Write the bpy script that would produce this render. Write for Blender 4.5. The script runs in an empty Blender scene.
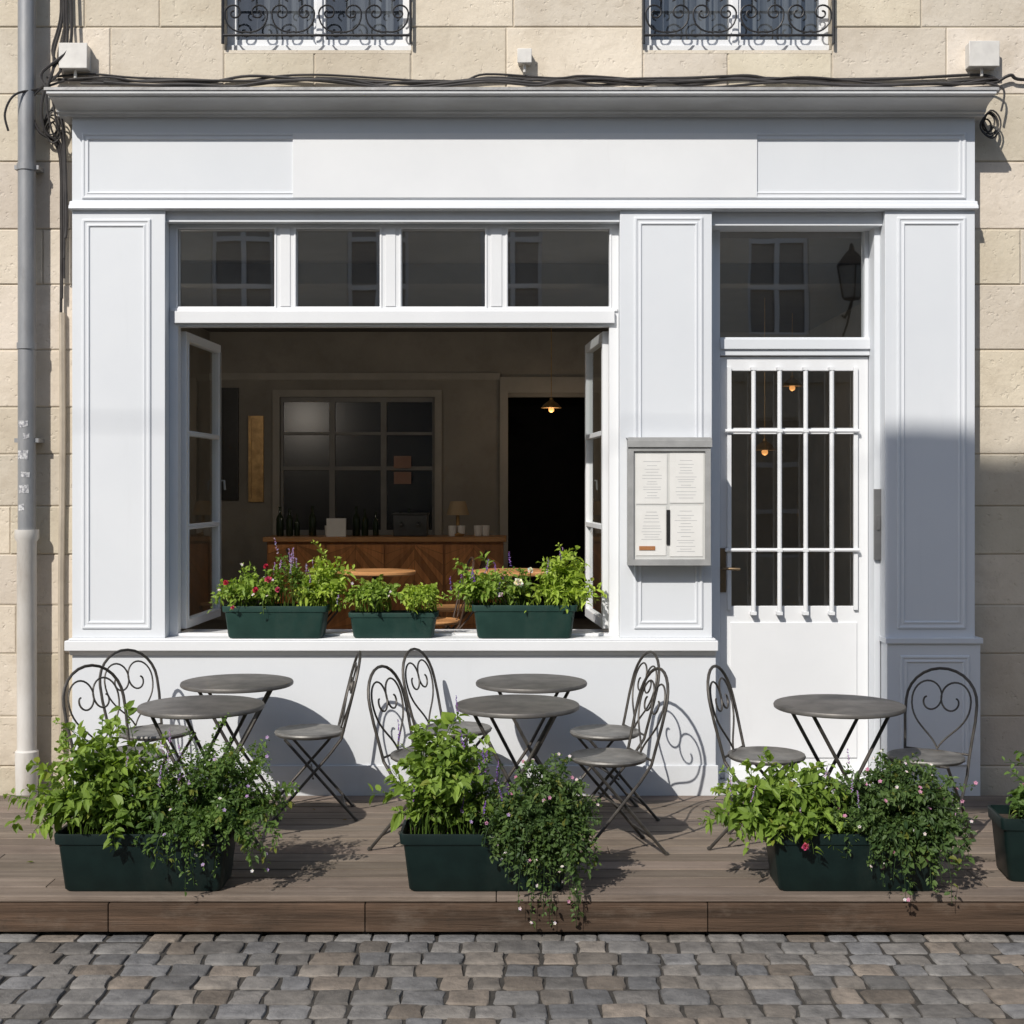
import bpy, math, random
from mathutils import Vector, Matrix, Quaternion
random.seed(7)
R = random.Random(11)
scene = bpy.context.scene
COLL = scene.collection
CAMZ = 1.77
def X(px, s=174.0): return (px-512.0)/s
def Z(py, s=174.0): return CAMZ-(py-487.0)/s

# ------------------------------------------------------------ materials
def nodes_of(name):
    m = bpy.data.materials.new(name); m.use_nodes = True
    nt = m.node_tree
    return m, nt, nt.nodes["Principled BSDF"]
def mat(name, c1, c2=None, rough=0.6, metal=0.0, scale=4.0, bump=0.0, bscale=40.0,
        stretch=(1,1,1), attr=False, lo=0.35, hi=0.65, rough2=None, spec=0.5, bdist=0.01, dirt=None, stain=None, pits=None):
    m, nt, p = nodes_of(name)
    N, L = nt.nodes, nt.links
    tc = N.new("ShaderNodeTexCoord"); mp = N.new("ShaderNodeMapping")
    mp.inputs["Scale"].default_value = stretch
    L.new(tc.outputs["Object"], mp.inputs["Vector"])
    c2 = c2 or tuple(v*0.8 for v in c1)
    n = N.new("ShaderNodeTexNoise"); n.inputs["Scale"].default_value = scale
    n.inputs["Detail"].default_value = 6; n.inputs["Roughness"].default_value = 0.6
    L.new(mp.outputs[0], n.inputs["Vector"])
    r = N.new("ShaderNodeValToRGB")
    r.color_ramp.elements[0].position = lo; r.color_ramp.elements[1].position = hi
    r.color_ramp.elements[0].color = (*c1, 1); r.color_ramp.elements[1].color = (*c2, 1)
    L.new(n.outputs["Fac"], r.inputs["Fac"])
    out = r.outputs["Color"]
    if attr:
        a = N.new("ShaderNodeAttribute"); a.attribute_name = "Col"
        mx = N.new("ShaderNodeMix"); mx.data_type = 'RGBA'; mx.blend_type = 'MULTIPLY'
        mx.inputs["Factor"].default_value = 1.0
        L.new(out, mx.inputs["A"]); L.new(a.outputs["Color"], mx.inputs["B"])
        out = mx.outputs["Result"]
    stains = stain if isinstance(stain, list) else ([stain] if stain else [])
    for (ss, st_, sc, sl_, sh_, am) in stains:
        m2 = N.new("ShaderNodeMapping"); m2.inputs["Scale"].default_value = st_
        L.new(tc.outputs["Object"], m2.inputs["Vector"])
        n4 = N.new("ShaderNodeTexNoise"); n4.inputs["Scale"].default_value = ss
        n4.inputs["Detail"].default_value = 9; n4.inputs["Roughness"].default_value = 0.7
        L.new(m2.outputs[0], n4.inputs["Vector"])
        mr = N.new("ShaderNodeMapRange"); mr.inputs["From Min"].default_value = sl_
        mr.inputs["From Max"].default_value = sh_; mr.inputs["To Max"].default_value = am
        L.new(n4.outputs["Fac"], mr.inputs["Value"])
        mx = N.new("ShaderNodeMix"); mx.data_type = 'RGBA'
        L.new(mr.outputs[0], mx.inputs["Factor"]); L.new(out, mx.inputs["A"])
        mx.inputs["B"].default_value = (*sc, 1)
        out = mx.outputs["Result"]
    if dirt:
        z0, z1, dc, amt = dirt
        sx = N.new("ShaderNodeSeparateXYZ"); L.new(tc.outputs["Object"], sx.inputs[0])
        mr = N.new("ShaderNodeMapRange"); mr.inputs["From Min"].default_value = z0
        mr.inputs["From Max"].default_value = z1; mr.inputs["To Min"].default_value = 1
        mr.inputs["To Max"].default_value = 0
        L.new(sx.outputs["Z"], mr.inputs["Value"])
        n3 = N.new("ShaderNodeTexNoise"); n3.inputs["Scale"].default_value = 9
        n3.inputs["Detail"].default_value = 8; L.new(tc.outputs["Object"], n3.inputs["Vector"])
        mu = N.new("ShaderNodeMath"); mu.operation = 'MULTIPLY'
        L.new(mr.outputs[0], mu.inputs[0]); L.new(n3.outputs["Fac"], mu.inputs[1])
        mu2 = N.new("ShaderNodeMath"); mu2.operation = 'MULTIPLY'; mu2.inputs[1].default_value = amt
        L.new(mu.outputs[0], mu2.inputs[0])
        mx = N.new("ShaderNodeMix"); mx.data_type = 'RGBA'
        L.new(mu2.outputs[0], mx.inputs["Factor"]); L.new(out, mx.inputs["A"])
        mx.inputs["B"].default_value = (*dc, 1)
        out = mx.outputs["Result"]
    L.new(out, p.inputs["Base Color"])
    p.inputs["Roughness"].default_value = rough
    p.inputs["Metallic"].default_value = metal
    p.inputs["Specular IOR Level"].default_value = spec
    if rough2 is not None:
        mr = N.new("ShaderNodeMapRange"); mr.inputs["To Min"].default_value = rough
        mr.inputs["To Max"].default_value = rough2
        L.new(n.outputs["Fac"], mr.inputs["Value"]); L.new(mr.outputs[0], p.inputs["Roughness"])
    if bump > 0:
        n2 = N.new("ShaderNodeTexNoise"); n2.inputs["Scale"].default_value = bscale
        n2.inputs["Detail"].default_value = 8; n2.inputs["Roughness"].default_value = 0.65
        L.new(mp.outputs[0], n2.inputs["Vector"])
        b = N.new("ShaderNodeBump"); b.inputs["Strength"].default_value = bump
        b.inputs["Distance"].default_value = bdist
        L.new(n2.outputs["Fac"], b.inputs["Height"])
        if pits:
            n5 = N.new("ShaderNodeTexNoise"); n5.inputs["Scale"].default_value = pits; n5.inputs["Detail"].default_value = 3
            L.new(tc.outputs["Object"], n5.inputs["Vector"])
            mr = N.new("ShaderNodeMapRange"); mr.inputs["From Min"].default_value = .26; mr.inputs["From Max"].default_value = .38
            L.new(n5.outputs["Fac"], mr.inputs["Value"])
            b2 = N.new("ShaderNodeBump"); b2.inputs["Strength"].default_value = .6; b2.inputs["Distance"].default_value = .005
            L.new(mr.outputs[0], b2.inputs["Height"]); L.new(b2.outputs[0], b.inputs["Normal"])
        L.new(b.outputs[0], p.inputs["Normal"])
    return m
def glass_mat(name, tint=(0.8,0.85,0.85), refl=1.0, rough=0.0):
    m = bpy.data.materials.new(name); m.use_nodes = True
    nt = m.node_tree; N, L = nt.nodes, nt.links
    for n in list(N): N.remove(n)
    o = N.new("ShaderNodeOutputMaterial"); t = N.new("ShaderNodeBsdfTransparent")
    t.inputs[0].default_value = (*tint, 1)
    g = N.new("ShaderNodeBsdfGlossy"); g.inputs["Roughness"].default_value = rough
    g.inputs[0].default_value = (1,1,1,1)
    n = N.new("ShaderNodeTexNoise"); n.inputs["Scale"].default_value = 1.6
    b = N.new("ShaderNodeBump"); b.inputs["Strength"].default_value = 0.03; b.inputs["Distance"].default_value = 0.02
    tc = N.new("ShaderNodeTexCoord"); L.new(tc.outputs["Object"], n.inputs["Vector"])
    L.new(n.outputs["Fac"], b.inputs["Height"]); L.new(b.outputs[0], g.inputs["Normal"])
    lw = N.new("ShaderNodeLayerWeight"); lw.inputs[0].default_value = 0.5
    pw = N.new("ShaderNodeMath"); pw.operation = 'POWER'; pw.inputs[1].default_value = 5.0
    L.new(lw.outputs["Facing"], pw.inputs[0])
    mr = N.new("ShaderNodeMath"); mr.operation = 'MULTIPLY_ADD'; mr.inputs[1].default_value = 0.7
    mr.inputs[2].default_value = 0.09*refl; mr.use_clamp = True
    L.new(pw.outputs[0], mr.inputs[0])
    mx = N.new("ShaderNodeMixShader")
    L.new(mr.outputs[0], mx.inputs[0]); L.new(t.outputs[0], mx.inputs[1]); L.new(g.outputs[0], mx.inputs[2])
    L.new(mx.outputs[0], o.inputs[0])
    return m
def leaf_mat(name, trans=0.35, rough=0.5):
    m, nt, p = nodes_of(name); N, L = nt.nodes, nt.links
    a = N.new("ShaderNodeAttribute"); a.attribute_name = "Col"
    L.new(a.outputs["Color"], p.inputs["Base Color"]); p.inputs["Roughness"].default_value = rough
    p.inputs["Specular IOR Level"].default_value = 0.3
    t = N.new("ShaderNodeBsdfTranslucent")
    mu = N.new("ShaderNodeMix"); mu.data_type = 'RGBA'; mu.blend_type = 'MULTIPLY'
    mu.inputs["Factor"].default_value = 1; mu.inputs["B"].default_value = (1.7, 1.7, 0.7, 1)
    L.new(a.outputs["Color"], mu.inputs["A"]); L.new(mu.outputs["Result"], t.inputs[0])
    mx = N.new("ShaderNodeMixShader"); mx.inputs[0].default_value = trans
    L.new(p.outputs[0], mx.inputs[1]); L.new(t.outputs[0], mx.inputs[2])
    L.new(mx.outputs[0], N["Material Output"].inputs[0])
    return m
def emit_mat(name, col, st):
    m, nt, p = nodes_of(name)
    p.inputs["Base Color"].default_value = (*col, 1)
    p.inputs["Emission Color"].default_value = (*col, 1); p.inputs["Emission Strength"].default_value = st
    return m

PAINT = mat("pale_blue_paint", (0.672,0.692,0.718), (0.632,0.655,0.686), rough=0.5, scale=1.0, bump=0.08, bscale=25,
            bdist=0.004, dirt=(0.0,0.5,(0.36,0.34,0.31),0.4), stain=[(2.2,(5,1,0.5),(0.52,0.535,0.55),0.58,0.9,0.35),(14,(1,1,1),(.45,.44,.42),.70,.85,.4)], spec=0.35)
PAINTW = mat("white_paint", (0.725,0.735,0.748), (0.69,0.70,0.715), rough=0.45, scale=2, bump=0.06, bscale=30, bdist=0.003,
             stain=(3,(5,1,0.5),(0.55,0.55,0.54),0.62,0.9,0.3), spec=0.35)
CORN = mat("cornice_paint", (0.60,0.61,0.62), (0.46,0.465,0.47), rough=0.6, scale=2.2, bump=0.12, bscale=30, stretch=(0.6,1,3), bdist=0.005)
LEAD = mat("lead_flashing", (0.42,0.415,0.41), (0.26,0.255,0.25), rough=0.6, metal=0.2, scale=6, bump=0.25)
STONE = mat("limestone", (0.655,0.585,0.485), (0.565,0.497,0.40), rough=0.9, scale=2.2, bump=0.55, bscale=24, attr=True, bdist=0.009,
            spec=0.2, dirt=(-0.1,1.3,(0.27,0.215,0.16),0.7), stain=[(3.5,(1,1,1.3),(0.42,0.355,0.275),0.52,0.80,0.7),(38,(1,1,1),(.36,.30,.23),.58,.76,.55)], pits=30)
MORTAR = mat("mortar", (0.50,0.44,0.35), (0.38,0.33,0.26), rough=0.95, scale=8, bump=0.4, bscale=60, spec=0.1)
DECK = mat("deck_wood", (0.240,0.195,0.158), (0.140,0.110,0.088), rough=0.78, scale=2.5, stretch=(0.5,7,7), bump=0.6, bscale=14,
           attr=True, bdist=0.006, lo=0.3, hi=0.7, spec=0.2, stain=[(2.2,(1,1.2,1),(0.095,0.076,0.062),0.48,0.78,0.7),(7,(.6,2,1),(.32,.285,.245),.6,.8,.5)])
DECKF = mat("deck_front_wood", (0.112,0.072,0.049), (0.050,0.034,0.024), rough=0.8, scale=3, stretch=(0.4,7,9), bump=0.7, bscale=12,
            attr=True, bdist=0.008, spec=0.15, stain=[(4.0,(1,1,2),(0.16,0.125,0.098),0.52,0.8,0.75),(9,(1,1,1),(.035,.028,.022),.56,.75,.6)])
COB = mat("cobble_granite", (0.220,0.205,0.190), (0.135,0.127,0.120), rough=0.72, scale=12, bump=0.9, bscale=40, attr=True, bdist=0.009, spec=0.25,
          stain=[(6,(1,1,1),(0.09,0.083,0.076),0.52,0.8,0.55),(60,(1,1,1),(.32,.30,.28),.6,.75,.5)])
GROUT = mat("street_grit", (0.055,0.048,0.041), (0.032,0.029,0.025), rough=0.95, scale=30, bump=0.6, bscale=120)
IRON = mat("weathered_iron", (0.050,0.046,0.042), (0.100,0.089,0.077), rough=0.5, metal=0.5, scale=18, bump=0.15, bscale=80)
TOPM = mat("table_top_metal", (0.165,0.153,0.141), (0.100,0.094,0.088), rough=0.42, metal=0.4, scale=7, bump=0.08, bscale=60, rough2=0.6)
SEATM = mat("seat_metal", (0.23,0.22,0.205), (0.115,0.11,0.103), rough=0.5, metal=0.35, scale=9, bump=0.1, bscale=70)
BLACKIRON = mat("black_iron", (0.018,0.018,0.02), (0.035,0.033,0.033), rough=0.45, metal=0.3, scale=20)
ZINC = mat("zinc_pipe", (0.32,0.325,0.335), (0.22,0.225,0.235), rough=0.5, metal=0.3, scale=4, stretch=(1,1,0.4), bump=0.08,
           stain=[(7,(1,1,.4),(.40,.39,.38),.5,.8,.6),(9,(1,1,.2),(.16,.14,.12),.60,.78,.6)])
PIPEW = mat("white_cast_pipe", (0.62,0.60,0.57), (0.50,0.47,0.43), rough=0.55, scale=7, bump=0.1, stretch=(1,1,0.4), stain=(6,(1,1,.3),(.28,.23,.18),.55,.8,.7))
CABLE = mat("cable_rubber", (0.022,0.020,0.020), (0.045,0.04,0.038), rough=0.6, scale=10)
CONDUIT = mat("conduit", (0.46,0.40,0.32), (0.36,0.31,0.245), rough=0.7, scale=6)
BOXP = mat("box_plastic", (0.66,0.64,0.60), (0.55,0.53,0.50), rough=0.5, scale=10, stain=(5,(2,2,.6),(.38,.34,.29),.55,.8,.5))
PLANTG = mat("planter_dark_green", (0.0035,0.0110,0.0105), (0.006,0.0168,0.0155), rough=0.45, scale=8, bump=0.05, spec=0.3, stain=(5,(1,1,.5),(.03,.035,.03),.55,.85,.5))
PLANTG2 = mat("planter_green", (0.012,0.038,0.031), (0.019,0.052,0.043), rough=0.5, scale=8, bump=0.05, spec=0.3, stain=(7,(1,1,.5),(.06,.08,.065),.55,.85,.5))
SOIL = mat("soil", (0.030,0.020,0.013), (0.06,0.04,0.028), rough=0.95, scale=40, bump=0.8, bscale=90)
LEAF = leaf_mat("leaf_surface"); PETAL = leaf_mat("petal_surface", 0.25, 0.6)
GLASS = glass_mat("window_glass", (0.66,0.69,0.69), 2.6, 0.012); GLASSC = glass_mat("clear_casement_glass", (0.85,0.88,0.87), 1.2)
MENUG = glass_mat("menu_glass", (0.97,0.97,0.97), 0.4)
GREYM = mat("grey_box_metal", (0.40,0.40,0.395), (0.32,0.32,0.315), rough=0.5, metal=0.25, scale=9)
PAPER = mat("paper", (0.80,0.79,0.76), (0.75,0.74,0.71), rough=0.8, scale=6)
PAPERG = mat("case_backing", (0.62,0.62,0.60), (0.58,0.58,0.56), rough=0.8, scale=6)
STICK = mat("worn_sticker", (0.60,0.60,0.60), (0.20,0.20,0.22), rough=0.8, scale=60, lo=.4, hi=.6)
INK = mat("ink", (0.42,0.42,0.43), (0.52,0.52,0.52), rough=0.8)
BLACK = mat("black_plastic", (0.015,0.015,0.015), (0.03,0.03,0.03), rough=0.4)
ORANGE = mat("orange_label", (0.40,0.17,0.06), (0.35,0.14,0.05), rough=0.7)
REDP = mat("red_paper", (0.42,0.26,0.20), (0.34,0.20,0.15), rough=0.8)
BRASS = mat("brass", (0.60,0.38,0.16), (0.36,0.22,0.09), rough=0.4, metal=0.5, scale=12)
INWALL = mat("room_plaster", (0.375,0.345,0.30), (0.28,0.26,0.225), rough=0.9, scale=1.2, bump=0.15, stain=(2.5,(1,1,1),(.22,.20,.17),.5,.75,.6))
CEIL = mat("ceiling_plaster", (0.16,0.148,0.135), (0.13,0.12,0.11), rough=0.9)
FLOORT = mat("floor_tile", (0.24,0.22,0.19), (0.16,0.145,0.13), rough=0.5, scale=4)
WOODC = mat("counter_wood", (0.60,0.26,0.09), (0.42,0.165,0.055), rough=0.4, scale=4, stretch=(6,6,0.7), bump=0.1, attr=True)
WOODT = mat("table_wood", (0.60,0.31,0.13), (0.44,0.21,0.08), rough=0.4, scale=4, stretch=(0.7,6,6))
DARKP = mat("dark_frame_paint", (0.27,0.26,0.24), (0.21,0.20,0.19), rough=0.5)
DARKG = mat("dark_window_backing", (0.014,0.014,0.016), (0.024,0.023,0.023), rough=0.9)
CURT = mat("grey_curtain", (0.20,0.21,0.23), (0.10,0.105,0.12), rough=0.9, scale=3, stretch=(9,1,0.3))
BOTTLE = mat("bottle_glass", (0.010,0.022,0.010), (0.02,0.03,0.012), rough=0.08)
BULB = emit_mat("bulb_glow", (1.0,0.45,0.14), 1.2)
OPW = mat("opposite_render", (0.66,0.60,0.51), (0.56,0.51,0.43), rough=0.9, scale=1.0)
OPG = mat("opposite_window_glass", (0.26,0.25,0.235), (0.17,0.165,0.16), rough=0.3, scale=1.0)

# ------------------------------------------------------------ mesh builder
class MB:
    def __init__(s): s.v=[]; s.f=[]; s.c=[]; s.sm=[]
    def face(s, idx, col=(1,1,1), sm=False): s.f.append(tuple(idx)); s.c.append(col); s.sm.append(sm)
    def box(s, x0,x1,y0,y1,z0,z1, col=(1,1,1)):
        b=len(s.v)
        s.v += [(x0,y0,z0),(x1,y0,z0),(x1,y1,z0),(x0,y1,z0),(x0,y0,z1),(x1,y0,z1),(x1,y1,z1),(x0,y1,z1)]
        for q in ((0,3,2,1),(4,5,6,7),(0,1,5,4),(1,2,6,5),(2,3,7,6),(3,0,4,7)):
            s.face([b+i for i in q], col)
    def cbox(s, x0,x1,y0,y1,z0,z1, ch, col=(1,1,1)):
        b=len(s.v)
        s.v += [(x0,y1,z0),(x1,y1,z0),(x1,y1,z1),(x0,y1,z1),
                (x0,y0+ch,z0),(x1,y0+ch,z0),(x1,y0+ch,z1),(x0,y0+ch,z1),
                (x0+ch,y0,z0+ch),(x1-ch,y0,z0+ch),(x1-ch,y0,z1-ch),(x0+ch,y0,z1-ch)]
        for k in range(4):
            n=(k+1)%4
            s.face([b+k,b+n,b+4+n,b+4+k],col); s.face([b+4+k,b+4+n,b+8+n,b+8+k],col)
        s.face([b+8,b+9,b+10,b+11],col)
    def tube(s, pts, r, seg=8, closed=False, col=(1,1,1), cap=True):
        P=[Vector(p) for p in pts]; n=len(P)
        rr = r if isinstance(r,(list,tuple)) else [r]*n
        b=len(s.v); prev=None
        for i in range(n):
            if closed: t=P[(i+1)%n]-P[i-1]
            else: t=P[min(i+1,n-1)]-P[max(i-1,0)]
            if t.length<1e-9: t=Vector((0,0,1))
            t.normalize()
            if prev is None:
                a=Vector((0,0,1)) if abs(t.z)<0.9 else Vector((1,0,0))
                u=t.cross(a).normalized()
            else:
                u=prev-t*prev.dot(t)
                if u.length<1e-6: u=t.orthogonal()
                u.normalize()
            prev=u; w=t.cross(u)
            for k in range(seg):
                a=2*math.pi*k/seg
                s.v.append(tuple(P[i]+(u*math.cos(a)+w*math.sin(a))*rr[i]))
        for i in range(n if closed else n-1):
            j=(i+1)%n
            for k in range(seg):
                k2=(k+1)%seg
                s.face([b+i*seg+k,b+i*seg+k2,b+j*seg+k2,b+j*seg+k],col,True)
        if not closed and cap:
            s.face([b+k for k in range(seg)][::-1],col); s.face([b+(n-1)*seg+k for k in range(seg)],col)
    def lathe(s, prof, c=(0,0,0), seg=24, col=(1,1,1), sm=True, sx=1, sy=1):
        b=len(s.v); n=len(prof)
        for (r,z) in prof:
            for k in range(seg):
                a=2*math.pi*k/seg
                s.v.append((c[0]+r*sx*math.cos(a),c[1]+r*sy*math.sin(a),c[2]+z))
        for i in range(n-1):
            for k in range(seg):
                k2=(k+1)%seg
                s.face([b+i*seg+k,b+i*seg+k2,b+(i+1)*seg+k2,b+(i+1)*seg+k],col,sm)
        s.face([b+k for k in range(seg)][::-1],col); s.face([b+(n-1)*seg+k for k in range(seg)],col)
    def sweep_rect(s, x0,x1,z0,z1, prof, col=(1,1,1)):
        b=len(s.v)
        for (i,y) in prof:
            s.v += [(x0+i,y,z0+i),(x1-i,y,z0+i),(x1-i,y,z1-i),(x0+i,y,z1-i)]
        for j in range(len(prof)-1):
            for k in range(4):
                n=(k+1)%4
                s.face([b+j*4+k,b+j*4+n,b+(j+1)*4+n,b+(j+1)*4+k],col)
    def extrude_x(s, prof, x0, x1, col=(1,1,1)):
        b=len(s.v); n=len(prof)
        for x in (x0,x1):
            for (y,z) in prof: s.v.append((x,y,z))
        for k in range(n):
            k2=(k+1)%n
            s.face([b+k,b+k2,b+n+k2,b+n+k],col)
        s.face([b+k for k in range(n)],col); s.face([b+n+k for k in range(n)][::-1],col)
    def wall(s, x0,x1,z0,z1, y0,y1, holes, col=(1,1,1)):
        xs=sorted({x0,x1,*[h[0] for h in holes],*[h[1] for h in holes]}); zs=sorted({z0,z1,*[h[2] for h in holes],*[h[3] for h in holes]})
        xs=[x for x in xs if x0-1e-6<=x<=x1+1e-6]; zs=[z for z in zs if z0-1e-6<=z<=z1+1e-6]
        nx,nz=len(xs)-1,len(zs)-1
        def solid(i,j):
            if i<0 or j<0 or i>=nx or j>=nz: return False
            cx=(xs[i]+xs[i+1])/2; cz=(zs[j]+zs[j+1])/2
            return not any(h[0]<cx<h[1] and h[2]<cz<h[3] for h in holes)
        vid={}
        def V(i,j,y):
            k=(i,j,y)
            if k not in vid: vid[k]=len(s.v); s.v.append((xs[i],y,zs[j]))
            return vid[k]
        for i in range(nx):
            for j in range(nz):
                if not solid(i,j): continue
                s.face([V(i,j,y0),V(i+1,j,y0),V(i+1,j+1,y0),V(i,j+1,y0)],col)
                s.face([V(i,j,y1),V(i,j+1,y1),V(i+1,j+1,y1),V(i+1,j,y1)],col)
                if not solid(i-1,j): s.face([V(i,j,y0),V(i,j+1,y0),V(i,j+1,y1),V(i,j,y1)],col)
                if not solid(i+1,j): s.face([V(i+1,j,y0),V(i+1,j,y1),V(i+1,j+1,y1),V(i+1,j+1,y0)],col)
                if not solid(i,j-1): s.face([V(i,j,y0),V(i,j,y1),V(i+1,j,y1),V(i+1,j,y0)],col)
                if not solid(i,j+1): s.face([V(i,j+1,y0),V(i+1,j+1,y0),V(i+1,j+1,y1),V(i,j+1,y1)],col)
    def make(s, name, material, parent=None, bevel=0, loc=None, label=None, attr=True, fix=True):
        me=bpy.data.meshes.new(name); me.from_pydata(s.v,[],s.f)
        me.polygons.foreach_set("use_smooth", s.sm)
        ca=me.color_attributes.new("Col",'FLOAT_COLOR','CORNER')
        data=[]
        for p,c in zip(me.polygons,s.c):
            data += [c[0],c[1],c[2],1.0]*p.loop_total
        ca.data.foreach_set("color",data)
        if any(s.sm): me.set_sharp_from_angle(angle=math.radians(40))
        if fix:
            import bmesh
            bm=bmesh.new(); bm.from_mesh(me); bmesh.ops.recalc_face_normals(bm,faces=bm.faces); bm.to_mesh(me); bm.free()
        me.materials.append(material); me.update()
        o=bpy.data.objects.new(name,me); COLL.objects.link(o)
        if loc: o.location=loc
        if parent: o.parent=parent
        if bevel:
            md=o.modifiers.new("bevel",'BEVEL'); md.width=bevel; md.segments=2; md.limit_method='ANGLE'; md.angle_limit=math.radians(40)
        if label: o["label"]=label
        return o
def thing(name,label,category,loc=(0,0,0),group=None,rot=0):
    o=bpy.data.objects.new(name,None); o.empty_display_size=0.1; COLL.objects.link(o); o.location=loc
    o.rotation_euler=(0,0,rot)
    o["label"]=label; o["category"]=category
    if group: o["group"]=group
    return o
def tag(o,label,category,group=None):
    o["label"]=label; o["category"]=category
    if group: o["group"]=group
def rnd(a,b): return R.uniform(a,b)
def spiral(cx,cz,r0,r1,a0,a1,n=22):
    out=[]
    for i in range(n+1):
        t=i/n; r=r0+(r1-r0)*t; a=a0+(a1-a0)*t
        out.append((cx+r*math.cos(a),cz+r*math.sin(a)))
    return out
def bez(p0,p1,p2,p3,n=10):
    return [tuple((1-t)**3*a+3*(1-t)**2*t*b+3*(1-t)*t*t*c+t**3*d for a,b,c,d in zip(p0,p1,p2,p3)) for t in [i/n for i in range(n+1)]]

# ------------------------------------------------------------ street & ground
GZ=-0.17
m=MB(); m.v=[(-150,-150,GZ-0.011),(150,-150,GZ-0.011),(150,150,GZ-0.011),(-150,150,GZ-0.011)]; m.face([0,1,2,3])
g=m.make("ground",GROUT); g["kind"]="structure"
m=MB()
y=-1.70
while y>-7.5:
    d=rnd(0.126,0.152); x=-6.5+rnd(0,0.15); yw=rnd(0,6)
    while x<6.5:
        w=rnd(0.115,0.20); g_=rnd(0.003,0.007)
        wy=0.006*math.sin(x*1.7+yw)
        x0,x1,y0,y1=x+g_,x+w-g_,y-d+g_+wy,y-g_+wy+rnd(-.004,.004)
        base=rnd(0.68,1.18); tint=R.choice([(1,1,1.0),(1.02,1,0.97),(0.95,0.99,1.05),(1.10,0.99,0.88),(0.98,1,1.02),(0.93,0.98,1.06),(1.06,1,.93)])
        col=tuple(base*t for t in tint); zt=GZ+rnd(-0.005,0.002)
        tx,ty=rnd(-0.025,0.025),rnd(-0.02,0.02)
        cx,cy=(x0+x1)/2,(y0+y1)/2; b=len(m.v)
        j=[(rnd(-.006,.006),rnd(-.005,.005)) for _ in range(12)]
        cr=rnd(0.007,0.014)
        base_pts=[(x0+cr,y0),(cx,y0),(x1-cr,y0),(x1,y0+cr),(x1,cy),(x1,y1-cr),(x1-cr,y1),(cx,y1),(x0+cr,y1),(x0,y1-cr),(x0,cy),(x0,y0+cr)]
        for (ins,dz) in ((0,-0.032),(0.0008,-0.007),(0.004,-0.002),(0.012,0.0),(0.032,0.001)):
            kx=1-ins/((x1-x0)/2); ky=1-ins/((y1-y0)/2)
            for k,(px,py) in enumerate(base_pts):
                qx=cx+(px+j[k][0]-cx)*kx; qy=cy+(py+j[k][1]-cy)*ky
                m.v.append((qx,qy,zt+dz+((qx-cx)*tx+(qy-cy)*ty if dz>-0.03 else 0)))
        for q in range(4):
            for k in range(12):
                k2=(k+1)%12
                m.face([b+q*12+k,b+q*12+k2,b+(q+1)*12+k2,b+(q+1)*12+k],col,True)
        m.face([b+48+k for k in range(12)],col,True)
        x+=w
    y-=d
o=m.make("cobblestone_street",COB,fix=False); o["kind"]="structure"

# deck
deck=thing("wooden_deck","weathered brown wooden terrace deck with plank front edge","deck",(0,-1.0,GZ))
def off(o,par):
    o.parent=par; o.matrix_parent_inverse=Matrix.Translation(par.location).inverted()
m=MB(); yb=-0.012
while yb>-1.90:
    w=0.1365
    if yb-w<-1.935: w=yb+1.935
    x=-5.0+rnd(-2,0)
    while x<5.2:
        l=rnd(2.6,4.2); sh=rnd(0.78,1.2); c=(sh*rnd(0.98,1.03),sh,sh*rnd(0.96,1.02))
        m.box(x,min(x+l-0.003,5.2),yb-w+0.011,yb,-0.028,rnd(-.001,.0005),c)
        x+=l
    yb-=w
o=m.make("planks",DECK,bevel=0.004); off(o,deck)
m=MB()
cuts=[-5.2,X(108,231.6),X(365,231.6),X(708,231.6),3.1,5.2]
for a,b in zip(cuts[:-1],cuts[1:]):
    sh=rnd(0.8,1.15); m.box(a+.002,b-.002,-1.930+rnd(-.002,.002),-1.905,-0.152,-0.031,(sh,sh,sh))
o=m.make("front_board",DECKF,bevel=0.003); off(o,deck)
m=MB()
for i in range(18): m.box(-5.0+i*0.58,-4.93+i*0.58,-1.88,-0.1,-0.168,-0.031)
o=m.make("joists",DECKF); off(o,deck)

# ------------------------------------------------------------ café building
WY=0.15
bld=thing("cafe_building","beige limestone building with pale blue painted wooden shopfront","building",(0,0.3,GZ))
def part(mb,name,material,bevel=0,parent=None,label=None,**k):
    o=mb.make(name,material,bevel=bevel,label=label,**k)
    if parent is None: off(o,bld)
    else: o.parent=parent
    return o
sW=1350/(7.76+WY)
W1=(X(224,sW),X(411,sW)); W2=(X(643,sW),X(832,sW)); WZ0=Z(50,sW)
holes=[(-2.5,2.62,-0.5,3.86),(W1[0],W1[1],WZ0,6.4),(W2[0],W2[1],WZ0,6.4)]
m=MB(); m.wall(-8,8,-0.5,8.2,WY+0.006,0.5,holes,(1,1,1))
part(m,"wall_core",MORTAR)
def stone_col():
    sh=rnd(0.88,1.09); return (sh*rnd(0.99,1.01),sh,sh*rnd(0.95,1.04))
m=MB(); zz=-0.19
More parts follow.
